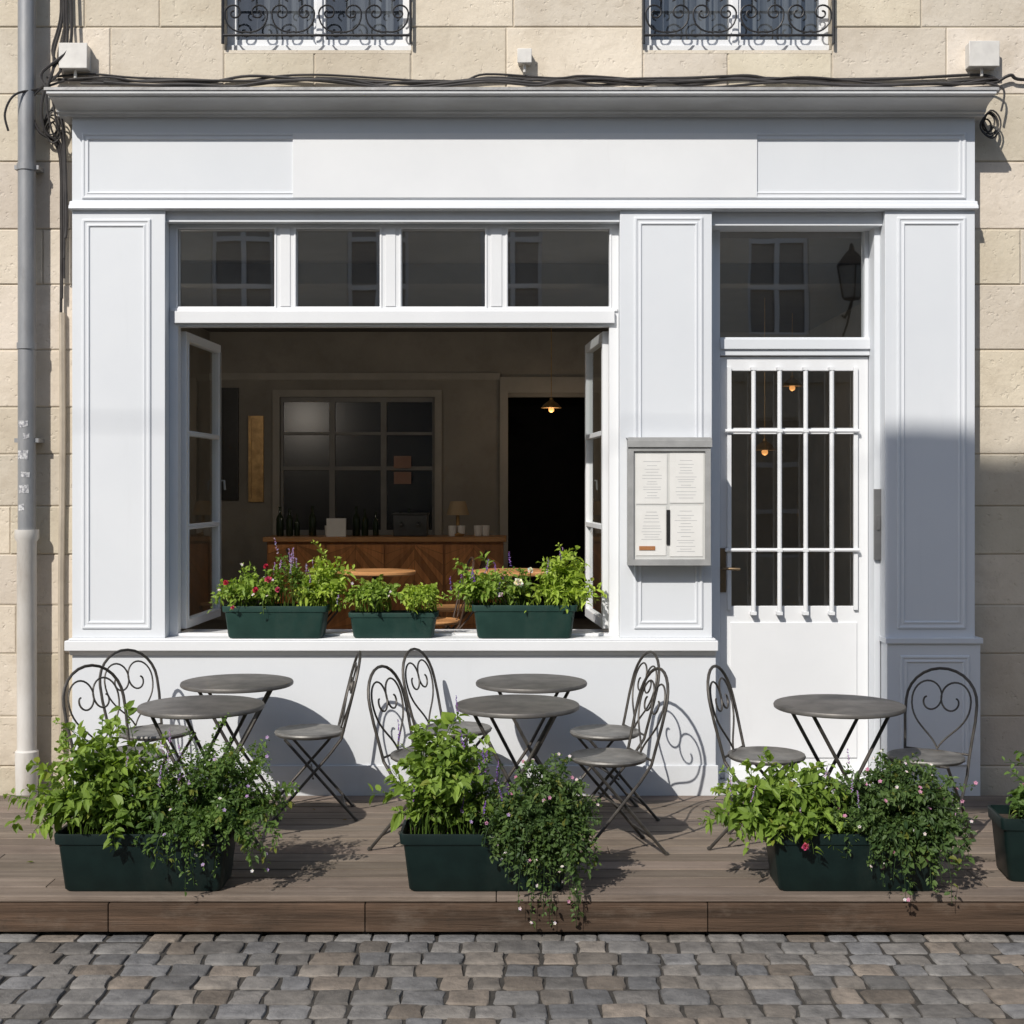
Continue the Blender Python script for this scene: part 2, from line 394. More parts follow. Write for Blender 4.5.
while zz<8.1:
    h=rnd(0.27,0.40)
    top=min(zz+h,8.1)
    ints=[(-8,8)]
    for (a,b,c,d) in holes:
        if zz<d-0.02 and top>c+0.02:
            new=[]
            for (p,q) in ints:
                if b<=p or a>=q: new.append((p,q)); continue
                if a>p: new.append((p,a))
                if b<q: new.append((b,q))
            ints=new
    G=.0022
    for (p,q) in ints:
        x=p
        while x<q-1e-4:
            w=rnd(0.36,0.85)
            if q-(x+w)<0.25: w=q-x
            m.cbox(x+G,min(x+w,q)-G,WY+rnd(-.003,.003),WY+0.03,zz+G,top-G,0.006,stone_col())
            x+=w
    for (a,b,c,d) in holes:
        if zz<d<top-0.02 and d>zz+0.0:
            x=a
            while x<b-1e-4:
                w=rnd(0.45,0.8)
                if b-(x+w)<0.25: w=b-x
                m.cbox(x+G,x+w-G,WY+rnd(-.003,.003),WY+0.03,d+G,top-G,0.006,stone_col()); x+=w
        if zz<c-0.02 and top>c+0.02:
            mid=(a+b)/2+rnd(-.1,.1)
            for (p,q) in ((a,mid),(mid,b)):
                m.cbox(p+G,q-G,WY,WY+0.03,zz+G,c-G,0.006,stone_col())
    zz=top
part(m,"wall",STONE)

# room shell
RX0,RX1,RY0,RY1,RZ0,RZ1=-3.08,3.0,0.5,6.0,0.42,3.35
m=MB(); m.box(RX0-.1,RX1+.1,0.32,RY1+.1,RZ0-0.1,RZ0); part(m,"room_floor",FLOORT)
m=MB(); m.box(RX0-.1,RX1+.1,RY0,RY1+.1,RZ1,RZ1+.1)
m.box(RX0,RX1,1.8,2.0,RZ1-0.14,RZ1); part(m,"ceiling",CEIL)
m=MB(); m.box(RX0-.1,RX0,RY0,RY1,RZ0,RZ1); m.box(RX1,RX1+.1,RY0,RY1,RZ0,RZ1)
sB=1350/(7.76+RY1)
bw=(X(280,sB),X(435,sB),Z(535,sB),Z(397,sB)); bd=(X(508,sB),X(592,sB),RZ0,Z(397,sB))
m.wall(RX0,RX1,RZ0,RZ1,RY1,RY1+.1,[bw,bd])
part(m,"room_wall",INWALL)
m=MB(); m.box(RX0,X(500,sB),RY1-.03,RY1,2.86,2.93); m.box(X(500,sB),bd[1]+.1,RY1-.05,RY1,bd[3]+.04,bd[3]+.2)
m.box(X(500,sB),bd[0],RY1-.05,RY1,RZ0,bd[3]+.04)
m.box(bw[0]-.07,bw[1]+.07,RY1-.03,RY1,bw[3],bw[3]+.07); m.box(bw[0]-.07,bw[0],RY1-.03,RY1,bw[2],bw[3]); m.box(bw[1],bw[1]+.07,RY1-.03,RY1,bw[2],bw[3])
part(m,"room_moulding",mat("moulding_paint",(.44,.41,.36),(.37,.345,.30)))
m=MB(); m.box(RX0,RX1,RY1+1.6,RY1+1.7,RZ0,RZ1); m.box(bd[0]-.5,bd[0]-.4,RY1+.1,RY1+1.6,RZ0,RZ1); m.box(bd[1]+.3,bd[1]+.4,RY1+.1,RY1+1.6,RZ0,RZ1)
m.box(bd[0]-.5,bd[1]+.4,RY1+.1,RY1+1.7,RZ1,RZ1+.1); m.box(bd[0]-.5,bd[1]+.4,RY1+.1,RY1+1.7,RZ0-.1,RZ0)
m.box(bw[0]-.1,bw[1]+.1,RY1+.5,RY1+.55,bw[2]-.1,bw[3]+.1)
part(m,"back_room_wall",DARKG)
m=MB(); hs=[]; nW=3; ww=(bw[1]-bw[0])/nW
for i in range(nW):
    for (a,b) in ((bw[2]+.05,bw[2]+0.66),(bw[2]+0.70,bw[2]+1.02),(bw[2]+1.05,bw[3]-.05)):
        hs.append((bw[0]+i*ww+.03,bw[0]+(i+1)*ww-.03,a,b))
m.wall(bw[0],bw[1],bw[2],bw[3],RY1+.03,RY1+.07,hs)
iw=part(m,"interior_window",DARKP,bevel=0.003)
GLASSI=glass_mat("upper_window_glass",(.7,.72,.72),1.0)
GLASSR=glass_mat("interior_window_glass",(.7,.72,.72),0.6,0.25)
m=MB(); m.v=[(bw[0],RY1+.05,bw[2]),(bw[1],RY1+.05,bw[2]),(bw[1],RY1+.05,bw[3]),(bw[0],RY1+.05,bw[3])]; m.face([0,1,2,3])
o=m.make("glass",GLASSR); o.parent=iw

# shopfront joinery --------------------------------------------------
FX0,FX1=X(72),X(975); zf0,zf1=Z(210),Z(117)
panel=[(0,0.0),(0,-0.006),(0.006,-0.010),(0.014,-0.010),(0.02,-0.005),(0.030,-0.005),(0.036,-0.009),(0.042,-0.008),(0.046,0.0)]
def prof(k=1.0,y0=0.0): return [(a*k,y0+b*k) for a,b in panel]
m=MB(); m.box(FX0,FX1,0,0.22,zf0,zf1)
m.sweep_rect(X(82),X(966),Z(199),Z(133),prof(0.9))
part(m,"fascia",PAINT,bevel=0.0015)
m=MB(); m.box(X(293),X(757),-0.011,0.004,Z(198),Z(133.5)); part(m,"sign_board",PAINTW,bevel=0.0015,label="blank pale sign board above the window")
m=MB()
m.extrude_x([(0.0,zf0+.052),(-.010,zf0+.048),(-.014,zf0+.030),(-.026,zf0+.022),(-.030,zf0+.004),(-.014,zf0-.002),(0.05,zf0-.002),(0.05,zf0+.052)],FX0-.012,FX1+.012)
part(m,"fascia_ledge",PAINT,bevel=0.002)
m=MB()
cp=[(0.16,zf1-.004),(-0.030,zf1-.004),(-0.034,zf1+.008),(-0.050,zf1+.012)]
for i in range(7):
    a=i/6*math.pi/2
    cp.append((-0.055-0.12*(1-math.cos(a)),zf1+.014+0.042*math.sin(a)))
cp+=[(-0.192,zf1+.058),(-0.192,zf1+.066),(-0.225,zf1+.070),(-0.225,zf1+.094),(-0.218,zf1+.098),(0.16,zf1+.104)]
m.extrude_x(cp,X(44,180),X(999,180)); part(m,"cornice",CORN,bevel=0.002)
m=MB(); m.extrude_x([(-0.232,zf1+.088),(-0.232,zf1+.104),(0.145,zf1+.118),(0.145,zf1+.106),(-0.226,zf1+.0985),(-0.226,zf1+.088)],X(42,180),X(1001,180)); part(m,"cornice_flashing",LEAD)
zs=Z(638)
def pilaster(x0,x1,z0,z1,px0,px1,pz0,pz1,lab=None):
    m=MB(); m.box(x0,x1,0,0.20,z0,z1); m.sweep_rect(px0,px1,pz0,pz1,prof(1.0))
    part(m,"pilaster",PAINT,bevel=0.003)
pilaster(X(72),X(165),zs,zf0-.002,X(82),X(151),Z(629),Z(219))
pilaster(X(620),X(712),zs,zf0-.002,X(634),X(703),Z(629),Z(217))
pilaster(X(885),X(975),Z(640),zf0-.002,X(897),X(966),Z(629),Z(217))
m=MB()
m.box(X(165),X(620),0.03,0.20,Z(221),zf0-.002); m.box(X(712),X(885),0.05,0.24,Z(224),zf0-.002)
part(m,"lintel",PAINT,bevel=0.003)
m=MB(); m.box(X(72),X(716),0.0,0.20,-0.165,Z(651)); m.box(X(70),X(718),-0.014,0.0,-0.01,Z(765))
part(m,"stall_riser",PAINT,bevel=0.004)
m=MB(); m.box(X(67),X(717),-0.050,0.20,Z(650),Z(640)); m.box(X(70),X(715),-0.03,0.2,Z(640)+.0005,zs-0.0005)
m.extrude_x([(-.024,Z(650.2)),(-.020,Z(652)),(-.008,Z(655)),(0,Z(655.5)),(0.0,Z(650.2))],X(70),X(716))
m.box(X(165)+.001,X(620)-.001,0.2,0.5,Z(650),zs-0.002)
part(m,"window_sill",PAINTW,bevel=0.004)
m=MB(); m.box(X(886),X(979),-0.025,0.20,-0.165,Z(640)-.001); m.sweep_rect(X(899),X(968),Z(765),Z(655),prof(0.9,-0.025))
m.box(X(884),X(981),-0.040,0.2,Z(643),Z(637.5)); 
part(m,"pilaster_plinth",PAINT,bevel=0.003)
sD=1350/(7.76+0.24)
m=MB(); m.box(X(712)-.0,X(719,sD),0.20,0.30,0.02,zf0-.01); m.box(X(868,sD),X(885)+.0,0.10,0.30,0.02,zf0-.01)
m.box(X(719,sD),X(868,sD),0.20,0.30,Z(356,sD),Z(338,sD)); m.box(X(719,sD),X(868,sD),0.185,0.20,Z(350,sD),Z(340,sD))
m.box(X(719,sD),X(868,sD),0.20,0.30,Z(227,sD),zf0-.01)
m.box(X(864,sD),X(868,sD),0.22,0.30,Z(338,sD),Z(227,sD))
part(m,"door_frame",PAINT,bevel=0.003)
m=MB(); m.box(X(712)+.001,X(885)-.001,0.01,0.5,-0.165,0.045); part(m,"doorstep",mat("step_stone",(0.50,0.50,0.49),(0.40,0.395,0.385),rough=0.85,bump=0.3),bevel=0.008)
m=MB(); m.v=[(X(717,sD),.25,Z(338,sD)),(X(866,sD),.25,Z(338,sD)),(X(866,sD),.25,Z(226,sD)),(X(717,sD),.25,Z(226,sD))]; m.face([0,1,2,3])
part(m,"door_transom_glass",GLASS)
door=MB(); dx0,dx1=X(719.5,sD),X(867.5,sD); gl=(X(728,sD),X(854,sD),Z(606,sD),Z(371,sD))
door.wall(dx0,dx1,0.048,Z(357,sD),0.225,0.27,[gl])
door.box(X(730,sD),X(856,sD),0.216,0.226,Z(757,sD),Z(622,sD))
door.box(X(724,sD),X(862,sD),0.20,0.225,Z(782,sD),Z(768,sD))
D=part(door,"door",PAINTW,bevel=0.003)
def sub(mb,name,material,par,bevel=0,label=None):
    o=mb.make(name,material,bevel=bevel,label=label); o.parent=par; return o
m=MB(); m.v=[(gl[0],.25,gl[2]),(gl[1],.25,gl[2]),(gl[1],.25,gl[3]),(gl[0],.25,gl[3])]; m.face([0,1,2,3]); sub(m,"glass",glass_mat("door_glass",(.62,.64,.64),1.2),D)
m=MB()
for px in (753,779,805,831): m.tube([(X(px,169.5),0.185,Z(613,169.5)),(X(px,169.5),0.185,Z(369,169.5))],0.0135,10)
for px in (728.5,854.5): m.box(X(px-2,sD),X(px+2,sD),0.205,0.224,gl[2]-.02,gl[3]+.02)
for py in (431,550): m.tube([(X(725,169.5),0.195,Z(py,169.5)),(X(859,169.5),0.195,Z(py,169.5))],0.011,8)
for px in (753,779,805,831):
    for py in (369,431,550,613): m.box(X(px,169.5)-.016,X(px,169.5)+.016,0.17,0.224,Z(py,169.5)-.01,Z(py,169.5)+.01)
m.box(gl[0],gl[1],0.236,0.262,Z(434,sD),Z(428,sD))
sub(m,"security_bars",PAINTW,D,bevel=0.001)
m=MB(); m.box(X(717,169)+.01,X(724,169)+.01,0.214,0.2245,Z(592,169),Z(548,169))
m.tube([(X(720,169)+.012,0.215,Z(568,169)),(X(720,169)+.012,0.165,Z(568,169)),(X(724,169)+.012,0.155,Z(568,169)),(X(738,169),0.155,Z(568.5,169))],0.008,10)
m.tube([(X(720,169)+.012,0.216,Z(583,169)),(X(720,169)+.012,0.205,Z(583,169))],0.008,10)
sub(m,"handle",mat("aged_brass",(.24,.17,.10),(.15,.11,.07),rough=.4,metal=.7),D,bevel=0.001)
m=MB(); m.box(X(875,172.5),X(883,172.5),0.075,0.0995,Z(560,172.5),Z(489,172.5)); m.box(X(877.5,172.5),X(880.5,172.5),0.067,0.076,Z(530,172.5),Z(515,172.5))
part(m,"door_latch_plate",mat("dull_steel",(.22,.22,.22),(.15,.15,.15),rough=.45,metal=.4),bevel=0.002)

# display window frame
sF=171.3; fy0,fy1=0.10,0.17
hs=[(X(a,sF),X(b,sF),Z(307,sF),Z(230,sF)) for a,b in ((179,275),(297,380),(402,485),(508,609))]
hs.append((X(179,sF),X(609,sF),Z(633,sF),Z(327,sF)))
m=MB(); m.wall(X(165)-.0,X(620),zs-.0,Z(221)-.001,fy0,fy1,hs)
for h in hs[:4]: m.sweep_rect(h[0]-.014,h[1]+.014,h[2]-.014,h[3]+.014,[(0,fy0),(0,fy0-.005),(0.008,fy0-.006),(0.014,fy0-.001),(0.014,fy0+.02)])
m.box(X(176,sF),X(614,sF),fy0-.028,fy0,Z(324,sF),Z(312,sF)); m.box(X(172,sF),X(617,sF),fy0-.012,fy0,Z(312,sF),Z(309,sF))
for a,b in ((281,291),(386,396),(491,502)): m.box(X(a,sF),X(b,sF),fy0-.005,fy0,Z(307,sF),Z(228,sF))
WF=part(m,"display_window",PAINTW,bevel=0.003)
for h in hs[:4]:
    m=MB(); m.v+=[(h[0],.14,h[2]),(h[1],.14,h[2]),(h[1],.14,h[3]),(h[0],.14,h[3])]; m.face([0,1,2,3]); sub(m,"glass",GLASS,WF)
def casement(hx,hy,ang,w,lab):
    m=MB(); H=Z(330,sF)-Z(630,sF); hh=[]; st=0.05
    ph=(H-2*0.055-2*0.03)/3
    for i in range(3):
        a=0.055+i*(ph+0.03); hh.append((st,w-st,a,a+ph))
    m.wall(0,w,0,H,-0.022,0.022,hh)
    for h in hh: m.sweep_rect(h[0]-.01,h[1]+.01,h[2]-.01,h[3]+.01,[(0,-.022),(0.002,-.028),(0.01,-.012)])
    o=m.make("casement_window",PAINTW,bevel=0.003); o.parent=bld
    o.location=Vector((hx,hy,Z(630,sF)))-bld.location; o.rotation_euler=(0,0,ang); o["label"]=lab
    g=MB(); g.v=[(st-.01,0,.04),(w-st+.01,0,.04),(w-st+.01,0,H-.04),(st-.01,0,H-.04)]; g.face([0,1,2,3]); g=g.make("glass",GLASSC); g.parent=o
    h=MB(); h.tube([(w-.025,-.022,H*.5),(w-.025,-.05,H*.5),(w-.025,-.055,H*.5-.06)],0.007,8); h.tube([(w-.025,-.026,.05),(w-.025,-.026,H-.05)],0.005,6); h=h.make("handle",GREYM); h.parent=o
casement(X(180,sF),0.19,math.radians(87.5),0.78,"open white casement window folded inwards")
casement(X(607,sF),0.19,math.radians(94.5),0.78,"open white casement window folded inwards")

# upper windows
def upper_window(x0,x1):
    z0,z1=WZ0,6.4; xm=(x0+x1)/2
    m=MB(); hh=[(x0+.055,xm-.035,z0+.09,5.1),(xm+.035,x1-.055,z0+.09,5.1),(x0+.055,xm-.035,5.15,z1-.06),(xm+.035,x1-.055,5.15,z1-.06)]
    m.wall(x0,x1,z0,z1,0.24,0.30,hh); m.box(xm-.018,xm+.018,0.225,0.24,z0+.02,z1-.02); m.box(x0,x1,0.215,0.24,z0+.01,z0+.05)
    w=part(m,"window",PAINTW,bevel=0.003)
    m=MB(); m.v=[(x0,.28,z0),(x1,.28,z0),(x1,.28,z1),(x0,.28,z1)]; m.face([0,1,2,3]); sub(m,"glass",GLASSI,w)
    m=MB(); n=44
    for i in range(n+1):
        x=x0+(x1-x0)*i/n; yy=0.42+0.02*math.sin(i*1.9)
        m.v+=[(x,yy,z0-.0),(x,yy,z1)]
    for i in range(n): m.face([2*i,2*i+2,2*i+3,2*i+1],sm=True)
    sub(m,"curtain",CURT,w)
    m=MB(); m.box(x0+.001,x1-.001,0.149,0.3,z0-.02,z0-.001); sub(m,"sill",STONE,w)
    m=MB(); yr=0.115; zb=z0+.075; zt=zb+.25
    for zz_,r in ((zb,.008),(zt,.008),(zt+.55,.013)): m.tube([(x0,yr,zz_),(x1,yr,zz_)],r,8)
    nsc=4; w_=(x1-x0)/nsc; k_=w_/.216
    for i in range(nsc):
        c=x0+(i+.5)*w_
        for sg in (-1,1):
            sp=bez((0,zb+.02),(sg*.04,zb+.01),(sg*.100*k_,zb+.03),(sg*.098*k_,zb+.13),8)[:-1]+[(sg*a,b_) for a,b_ in spiral(.056*k_,zb+.13,.042*k_,.010,0,math.pi*2.5,26)]
            m.tube([(c+a,yr,b_) for a,b_ in sp],0.0055,6)
            sp=[(sg*a,b_) for a,b_ in spiral(.03,zb+.225,.026,.008,-math.pi*.5,math.pi*1.2,16)]
            m.tube([(c+a,yr,b_) for a,b_ in sp],0.0045,6)
        m.tube([(c-w_/2,yr,zt),(c-w_/2,yr,zt+.55)],0.006,6)
        m.tube([(c,yr,zt),(c,yr,zt+.55)],0.006,6)
    for xx in (x0,x1): m.tube([(xx,yr,zb-.05),(xx,yr,zt+.55)],0.009,6)
    sub(m,"railing",BLACKIRON,w)
upper_window(*W1); upper_window(*W2)

# ------------------------------------------------------------ wall fixtures
dp=thing("drainpipe","zinc drainpipe with white cast lower section on stone wall","drainpipe",(X(23,174),0.06,0))
def L(mb,name,material,par,bevel=0): 
    o=mb.make(name,material,bevel=bevel); o.parent=par; return o
m=MB(); zj=Z(530); m.tube([(0,0,zj-.02),(0,0,8.0)],0.050,20)
for zc in (Z(165),Z(345),): m.tube([(0,0,zc-.018),(0,0,zc+.018)],0.056,20); 
for zc in (Z(165),Z(440)): m.box(-.07,.07,-.008,.09,zc-.012,zc+.012)
L(m,"upper_pipe",ZINC,dp)
m=MB(); m.lathe([(0.068,zj),(0.068,zj-.05),(0.055,zj-.07),(0.055,Z(762)+.06),(0.066,Z(762)+.05),(0.066,Z(762)),(0.06,0.02-.05),(0.06,-.16)],seg=20); L(m,"lower_pipe",PIPEW,dp)
for (py,w_,h_,a0) in ((424,.06,.035,-1.7),(436,.035,.03,-1.3),(455,.07,.05,-1.75),(474,.05,.03,-1.4),(489,.06,.045,-1.6),(508,.04,.035,-1.9)):
    m=MB(); zc=Z(py); n=5; r=.0513; ti=rnd(-.006,.006)
    for i in range(n+1):
        a=a0+(i/n-.5)*w_/r; e1,e2=rnd(-.003,.003),rnd(-.003,.003)
        m.v+=[(r*math.cos(a),r*math.sin(a),zc-h_/2+e1+ti*i/n),(r*math.cos(a),r*math.sin(a),zc+h_/2+e2+ti*i/n)]
    for i in range(n): m.face([2*i,2*i+2,2*i+3,2*i+1],sm=True)
    L(m,"sticker",STICK,dp)

def cable(name,label,paths,material=CABLE,r=0.008):
    m=MB()
    for pts in paths:
        P=[Vector(p) for p in pts]; out=[]
        for i in range(len(P)-1):
            p0=P[max(i-1,0)];p1=P[i];p2=P[i+1];p3=P[min(i+2,len(P)-1)]
            for k in range(6):
                t=k/6; out.append(0.5*((2*p1)+(-p0+p2)*t+(2*p0-5*p1+4*p2-p3)*t*t+(-p0+3*p1-3*p2+p3)*t**3))
        out.append(P[-1]); m.tube(out,r*rnd(.8,1.25),6)
    o=m.make(name,material); tag(o,label,"cable"); return o
paths=[]
for k in range(6):
    pts=[]; px=44+k*12
    while px<1000:
        pts.append((X(px,172),0.135-0.010*k,Z(74.5+1.8*k+rnd(-3.4,3.0)+(3 if (px//120)%2 else 0),172))); px+=rnd(25,75)
    pts.append((X(1000,172),0.12,Z(79,172))); paths.append(pts)
cable("wall_cable","black cables clipped along the stone above the cornice",paths,r=0.0082)
paths=[]
for k in range(5):
    j=lambda a: rnd(-a,a)
    pts=[(X(56+3*k,172),.12,Z(-60,172)),(X(58+3*k+j(2),172),.12,Z(10,172)),(X(52+4*k+j(3),172),.11,Z(50,172)),(X(62-5*k+j(4),172),.08,Z(74+j(4),172)),(X(36+6*k+j(3),172),.05,Z(100+j(5),172)),(X(42+6*k+j(3),172),.06,Z(128+j(5),172)),
         (X(58+2*k,172),.10,Z(150,172)),(X(59+2*k+j(1),172),.12,Z(220,172)),(X(60+1.5*k+j(1),172),.12,Z(318-20*k,172))]
    paths.append([(a,b-.008*k,c) for a,b,c in pts])
paths.append([(X(14,172),.0,Z(135,172)),(X(12,172),-.02,Z(118,172)),(X(22,172),-.02,Z(100,172)),(X(42,172),.06,Z(90,172)),(X(64,172),.1,Z(80,172))])
cable("hanging_cable","loose bundle of black cables beside the drainpipe",paths,r=0.0076)
def coil(px,py,lab):
    m=MB()
    for k in range(5):
        r=.035+.008*k; cx,cz=X(px,175)+rnd(-.015,.015),Z(py,175)+rnd(-.02,.02); ph=rnd(0,3)
        m.tube([(cx+r*math.cos(a)*(.75+.15*math.sin(2*a+ph)),0.10-.008*k,cz+r*(1.2+.2*math.sin(a+ph))*math.sin(a)) for a in [2*math.pi*i/20 for i in range(20)]],0.005,6,closed=True)
    o=m.make("cable_coil",CABLE); tag(o,lab,"cable")
coil(44,122,"coiled black cable hanging beside the cornice end"); coil(997,118,"coiled black cable hanging beside the cornice end")
cable("conduit_pipe","thin cream conduit running down the stone wall",[[(X(60,172),.125,Z(312,172)),(X(60.5,172),.125,Z(450,172)),(X(59,172),.125,Z(600,172)),(X(60,172),.125,Z(750,172))]],CONDUIT,0.0145)
cable("wall_cable","black cable dropping beside the cornice end",[[(X(1000,172),.12,Z(80,172)),(X(1012,172),.11,Z(74,172)),(X(1024,172),.12,Z(78,172)),(X(1080,172),.12,Z(76,172))],[(X(985,172),.10,Z(82,172)),(X(1003,172),.08,Z(90,172)),(X(1000,172),.07,Z(112,172))]],r=0.008)
def jbox(x0,x1,z0,z1,d,lab):
    m=MB(); m.box(x0,x1,WY-d,WY+.01,z0,z1); m.box(x0-.004,x1+.004,WY-d-.012,WY-d-.0005,z0-.004,z1+.004)
    m.tube([((x0+x1)/2,WY-d/2,z0),((x0+x1)/2,WY-d/2,z0-.05)],0.01,8)
    o=m.make("junction_box",BOXP,bevel=0.006); tag(o,lab,"electrical box")
jbox(X(63,171),X(90,171),Z(71,171),Z(47,171),.07,"off-white electrical junction box on the stone wall")
jbox(X(966,171),X(995,171),Z(69,171),Z(45,171),.07,"off-white electrical junction box on the stone wall")
jbox(X(518,171),X(531,171),Z(65,171),Z(52,171),.06,"small cream sensor box on the stone wall")

# menu case
mc=thing("menu_case","grey metal wall menu case with printed pages","menu board",(X(670,177),-0.05,Z(567,177)))
sM=177.5
cx=X(670,177)
def mx(px): return X(px,sM)-cx
mz0=Z(567,177)
def mz(py): return Z(py,sM)-mz0
m=MB(); m.wall(mx(629),mx(712),mz(566),mz(437),-0.062,-0.045,[(mx(634.5),mx(706.5),mz(560),mz(451))])
m.box(mx(629)+.001,mx(712)-.001,-0.0449,0.045,mz(566)+.001,mz(437)-.001)
m.extrude_x([(-.072,mz(447)),(-.072,mz(440)),(.045,mz(436.5)),(.045,mz(437)+.0005),(-.063,mz(438)+.0005),(-.063,mz(447))],mx(628),mx(713))
L(m,"case",GREYM,mc,bevel=0.002)
m=MB(); m.box(mx(634.5)+.001,mx(706.5)-.001,-0.0485,-0.0455,mz(560)+.001,mz(451)-.001); L(m,"backing",PAPERG,mc)
for (a,b,c,d) in ((637,668,454,504),(671,705,453,503),(637,667,506.5,556),(671,704,506,557)):
    m=MB(); m.box(mx(a),mx(b),-.052,-.0490,mz(d),mz(c)); L(m,"page",PAPER,mc)
m=MB()
for (a,b,c,d) in ((638,668,456,503),(671.5,703,455,502),(671,703,506,556),(638,667,507,545)):
    yy=c+5
    while yy<d-4:
        l=rnd(0.35,0.85); m_=(a+b)/2; hw=(b-a)*.42*l
        m.box(mx(m_-hw),mx(m_+hw),-.0526,-.0521,mz(yy+.5),mz(yy)); yy+=rnd(2.2,4.4)
L(m,"writing",INK,mc)
m=MB(); m.box(mx(667.5),mx(671),-.058,-.0528,mz(545),mz(510)); L(m,"clip",BLACK,mc,bevel=0.001)
m=MB(); m.box(mx(640),mx(656),-.056,-.0528,mz(550.5),mz(546.5)); L(m,"label_strip",ORANGE,mc)
m=MB(); m.v=[(mx(635),-.060,mz(559)),(mx(706),-.060,mz(559)),(mx(706),-.060,mz(452)),(mx(635),-.060,mz(452))]; m.face([0,1,2,3]); L(m,"glass",MENUG,mc)

# ------------------------------------------------------------ bistro chair
def back_pt(u,v,off_=0): return (-0.165-0.24*v+off_, u, 0.455+v*0.965)
def build_chair(seatm=SEATM,ironm=IRON):
    parts=[]
    m=MB(); m.lathe([(0.02,-.010),(0.150,-.012),(0.178,-.016),(0.187,-.010),(0.190,0.0),(0.186,.008),(0.174,.010),(0.160,.005),(0.02,.003)],(0,0,.452),28,sx=1.0,sy=1.02)
    parts.append(m.make("seat",seatm))
    m=MB()
    path=[(-.168,-.02),(-.176,.08),(-.185,.17),(-.186,.255)]
    for i in range(1,14):
        a=math.pi-math.pi*i/13; path.append((.186*math.cos(a),.255+.178*math.sin(a)))
    path+=[(.185,.17),(.176,.08),(.168,-.02)]
    m.tube([back_pt(*p) for p in path],0.0078,8)
    for sg in (-1,1):
        p=bez((0,.012),(.035,.10),(.162,.13),(.155,.27),12)[:-1]
        for i in range(31):
            t=i/30; a=t*math.pi*2.15; r=.076*(1-t)**.75+.016
            p.append((.063+r*math.cos(a),.27+r*1.18*math.sin(a)))
        m.tube([back_pt(sg*a,b) for a,b in p],0.005,6)
    m.tube([back_pt(-.172,.0),back_pt(.172,.0)],0.006,8)
    parts.append(m.make("backrest",ironm))
    for sg in (-1,1):
        m=MB(); m.tube([(-.160,sg*.168,.436),(-.10,sg*.178,.36),(.215,sg*.188,.008)],0.0078,8); m.tube([(.215,sg*.188,.008),(.222,sg*.188,0.0)],0.012,8)
        if sg==1: m.tube([(.165,-.187,.065),(.165,.187,.065)],0.006,8)
        parts.append(m.make("leg",ironm))
        m=MB(); m.tube([(.135,sg*.160,.440),(-.235,sg*.165,.008)],0.0078,8); m.tube([(-.235,sg*.165,.008),(-.243,sg*.165,0.0)],0.012,8)
        if sg==1: m.tube([(-.18,-.165,.075),(-.18,.165,.075)],0.006,8); m.tube([(.133,-.16,.438),(.133,.16,.438)],0.006,8); m.tube([(-.012,-.187,.235),(-.012,.187,.235)],0.005,8)
        parts.append(m.make("leg",ironm))
    return parts
chair_spec=[
 (-1.92,-.50,-38,"grey iron bistro chair with scrolled back beside round table",1),
 (-1.90,-1.13,-33,"grey iron bistro chair with scrolled back behind leafy planter",1),
 (-1.09,-.48,190,"grey iron bistro chair seen side-on near the wall",1),
 (-.30,-.40,-22,"grey iron bistro chair with scrolled back near the wall",1),
 (-.41,-1.12,-22,"grey iron bistro chair angled to round table",1),
 (.50,-.50,195,"grey iron bistro chair casting shadow on the painted wall",1),
 (.47,-1.17,195,"grey iron bistro chair angled to round table",1),
 (1.25,-1.13,-26,"grey iron bistro chair beside the doorway table",1),
 (2.04,-1.10,233,"grey iron bistro chair turned to show its heart-scroll back",.97),
]
cp_=build_chair()
grp="folding iron bistro chairs on the deck"
for i,(x,y_,a,lab,sc_) in enumerate(chair_spec):
    e=thing("bistro_chair",lab,"chair",(x,y_,0.001),grp,math.radians(a)); e.scale=(sc_,sc_,sc_)
    if i==0:
        for p in cp_: p.parent=e
    else:
        for p in cp_:
            q=p.copy(); q.parent=e; COLL.objects.link(q)
def build_table(r=0.30,h=0.72,top=TOPM,iron=IRON):
    ps=[]
    m=MB(); m.lathe([(0.03,-.006),(r-.02,-.008),(r-.006,-.018),(r,-.014),(r+.002,-.004),(r-.002,.004),(r-.010,.006),(0.03,.006)],(0,0,h-.006),48); ps.append(m.make("table_top",top))
    for sg in (-1,1):
        for d in (-1,1):
            yy=sg*(.15 if d==1 else .135)
            m=MB(); m.tube([(-d*.19,yy,h-.026),(0,yy+.0,h*.47),(d*.225,yy*1.15,.006)],0.009,8)
            m.tube([(d*.225,yy*1.15,.012),(d*.23,yy*1.15,0.0)],0.013,8)
            if sg==1:
                m.tube([(-d*.19,-abs(yy),h-.026),(-d*.19,abs(yy),h-.026)],0.008,8); m.tube([(d*.17,-yy*1.1,.115),(d*.17,yy*1.1,.115)],0.007,8)
                if d==1: m.tube([(0,-.155,h*.47),(0,.155,h*.47)],0.006,8)
            ps.append(m.make("leg",iron))
    return ps
tp=build_table()
tabs=[(-1.486,-.46,8,"round grey metal bistro table by the painted wall"),(-1.50,-1.24,-12,"round grey metal bistro table behind leafy planter"),
      (.105,-.46,5,"round grey metal bistro table by the painted wall"),(.027,-1.22,-8,"round grey metal bistro table behind flowering planter"),(1.585,-1.22,10,"round dark metal bistro table in front of the door")]
for i,(x,y_,a,lab) in enumerate(tabs):
    e=thing("bistro_table",lab,"table",(x,y_,0.001),"round metal bistro tables on the deck",math.radians(a))
    if i==4: e.scale=(1.04,1.04,1.0)
    for p in tp:
        if i==0: p.parent=e
        else:
            q=p.copy(); q.parent=e; COLL.objects.link(q)

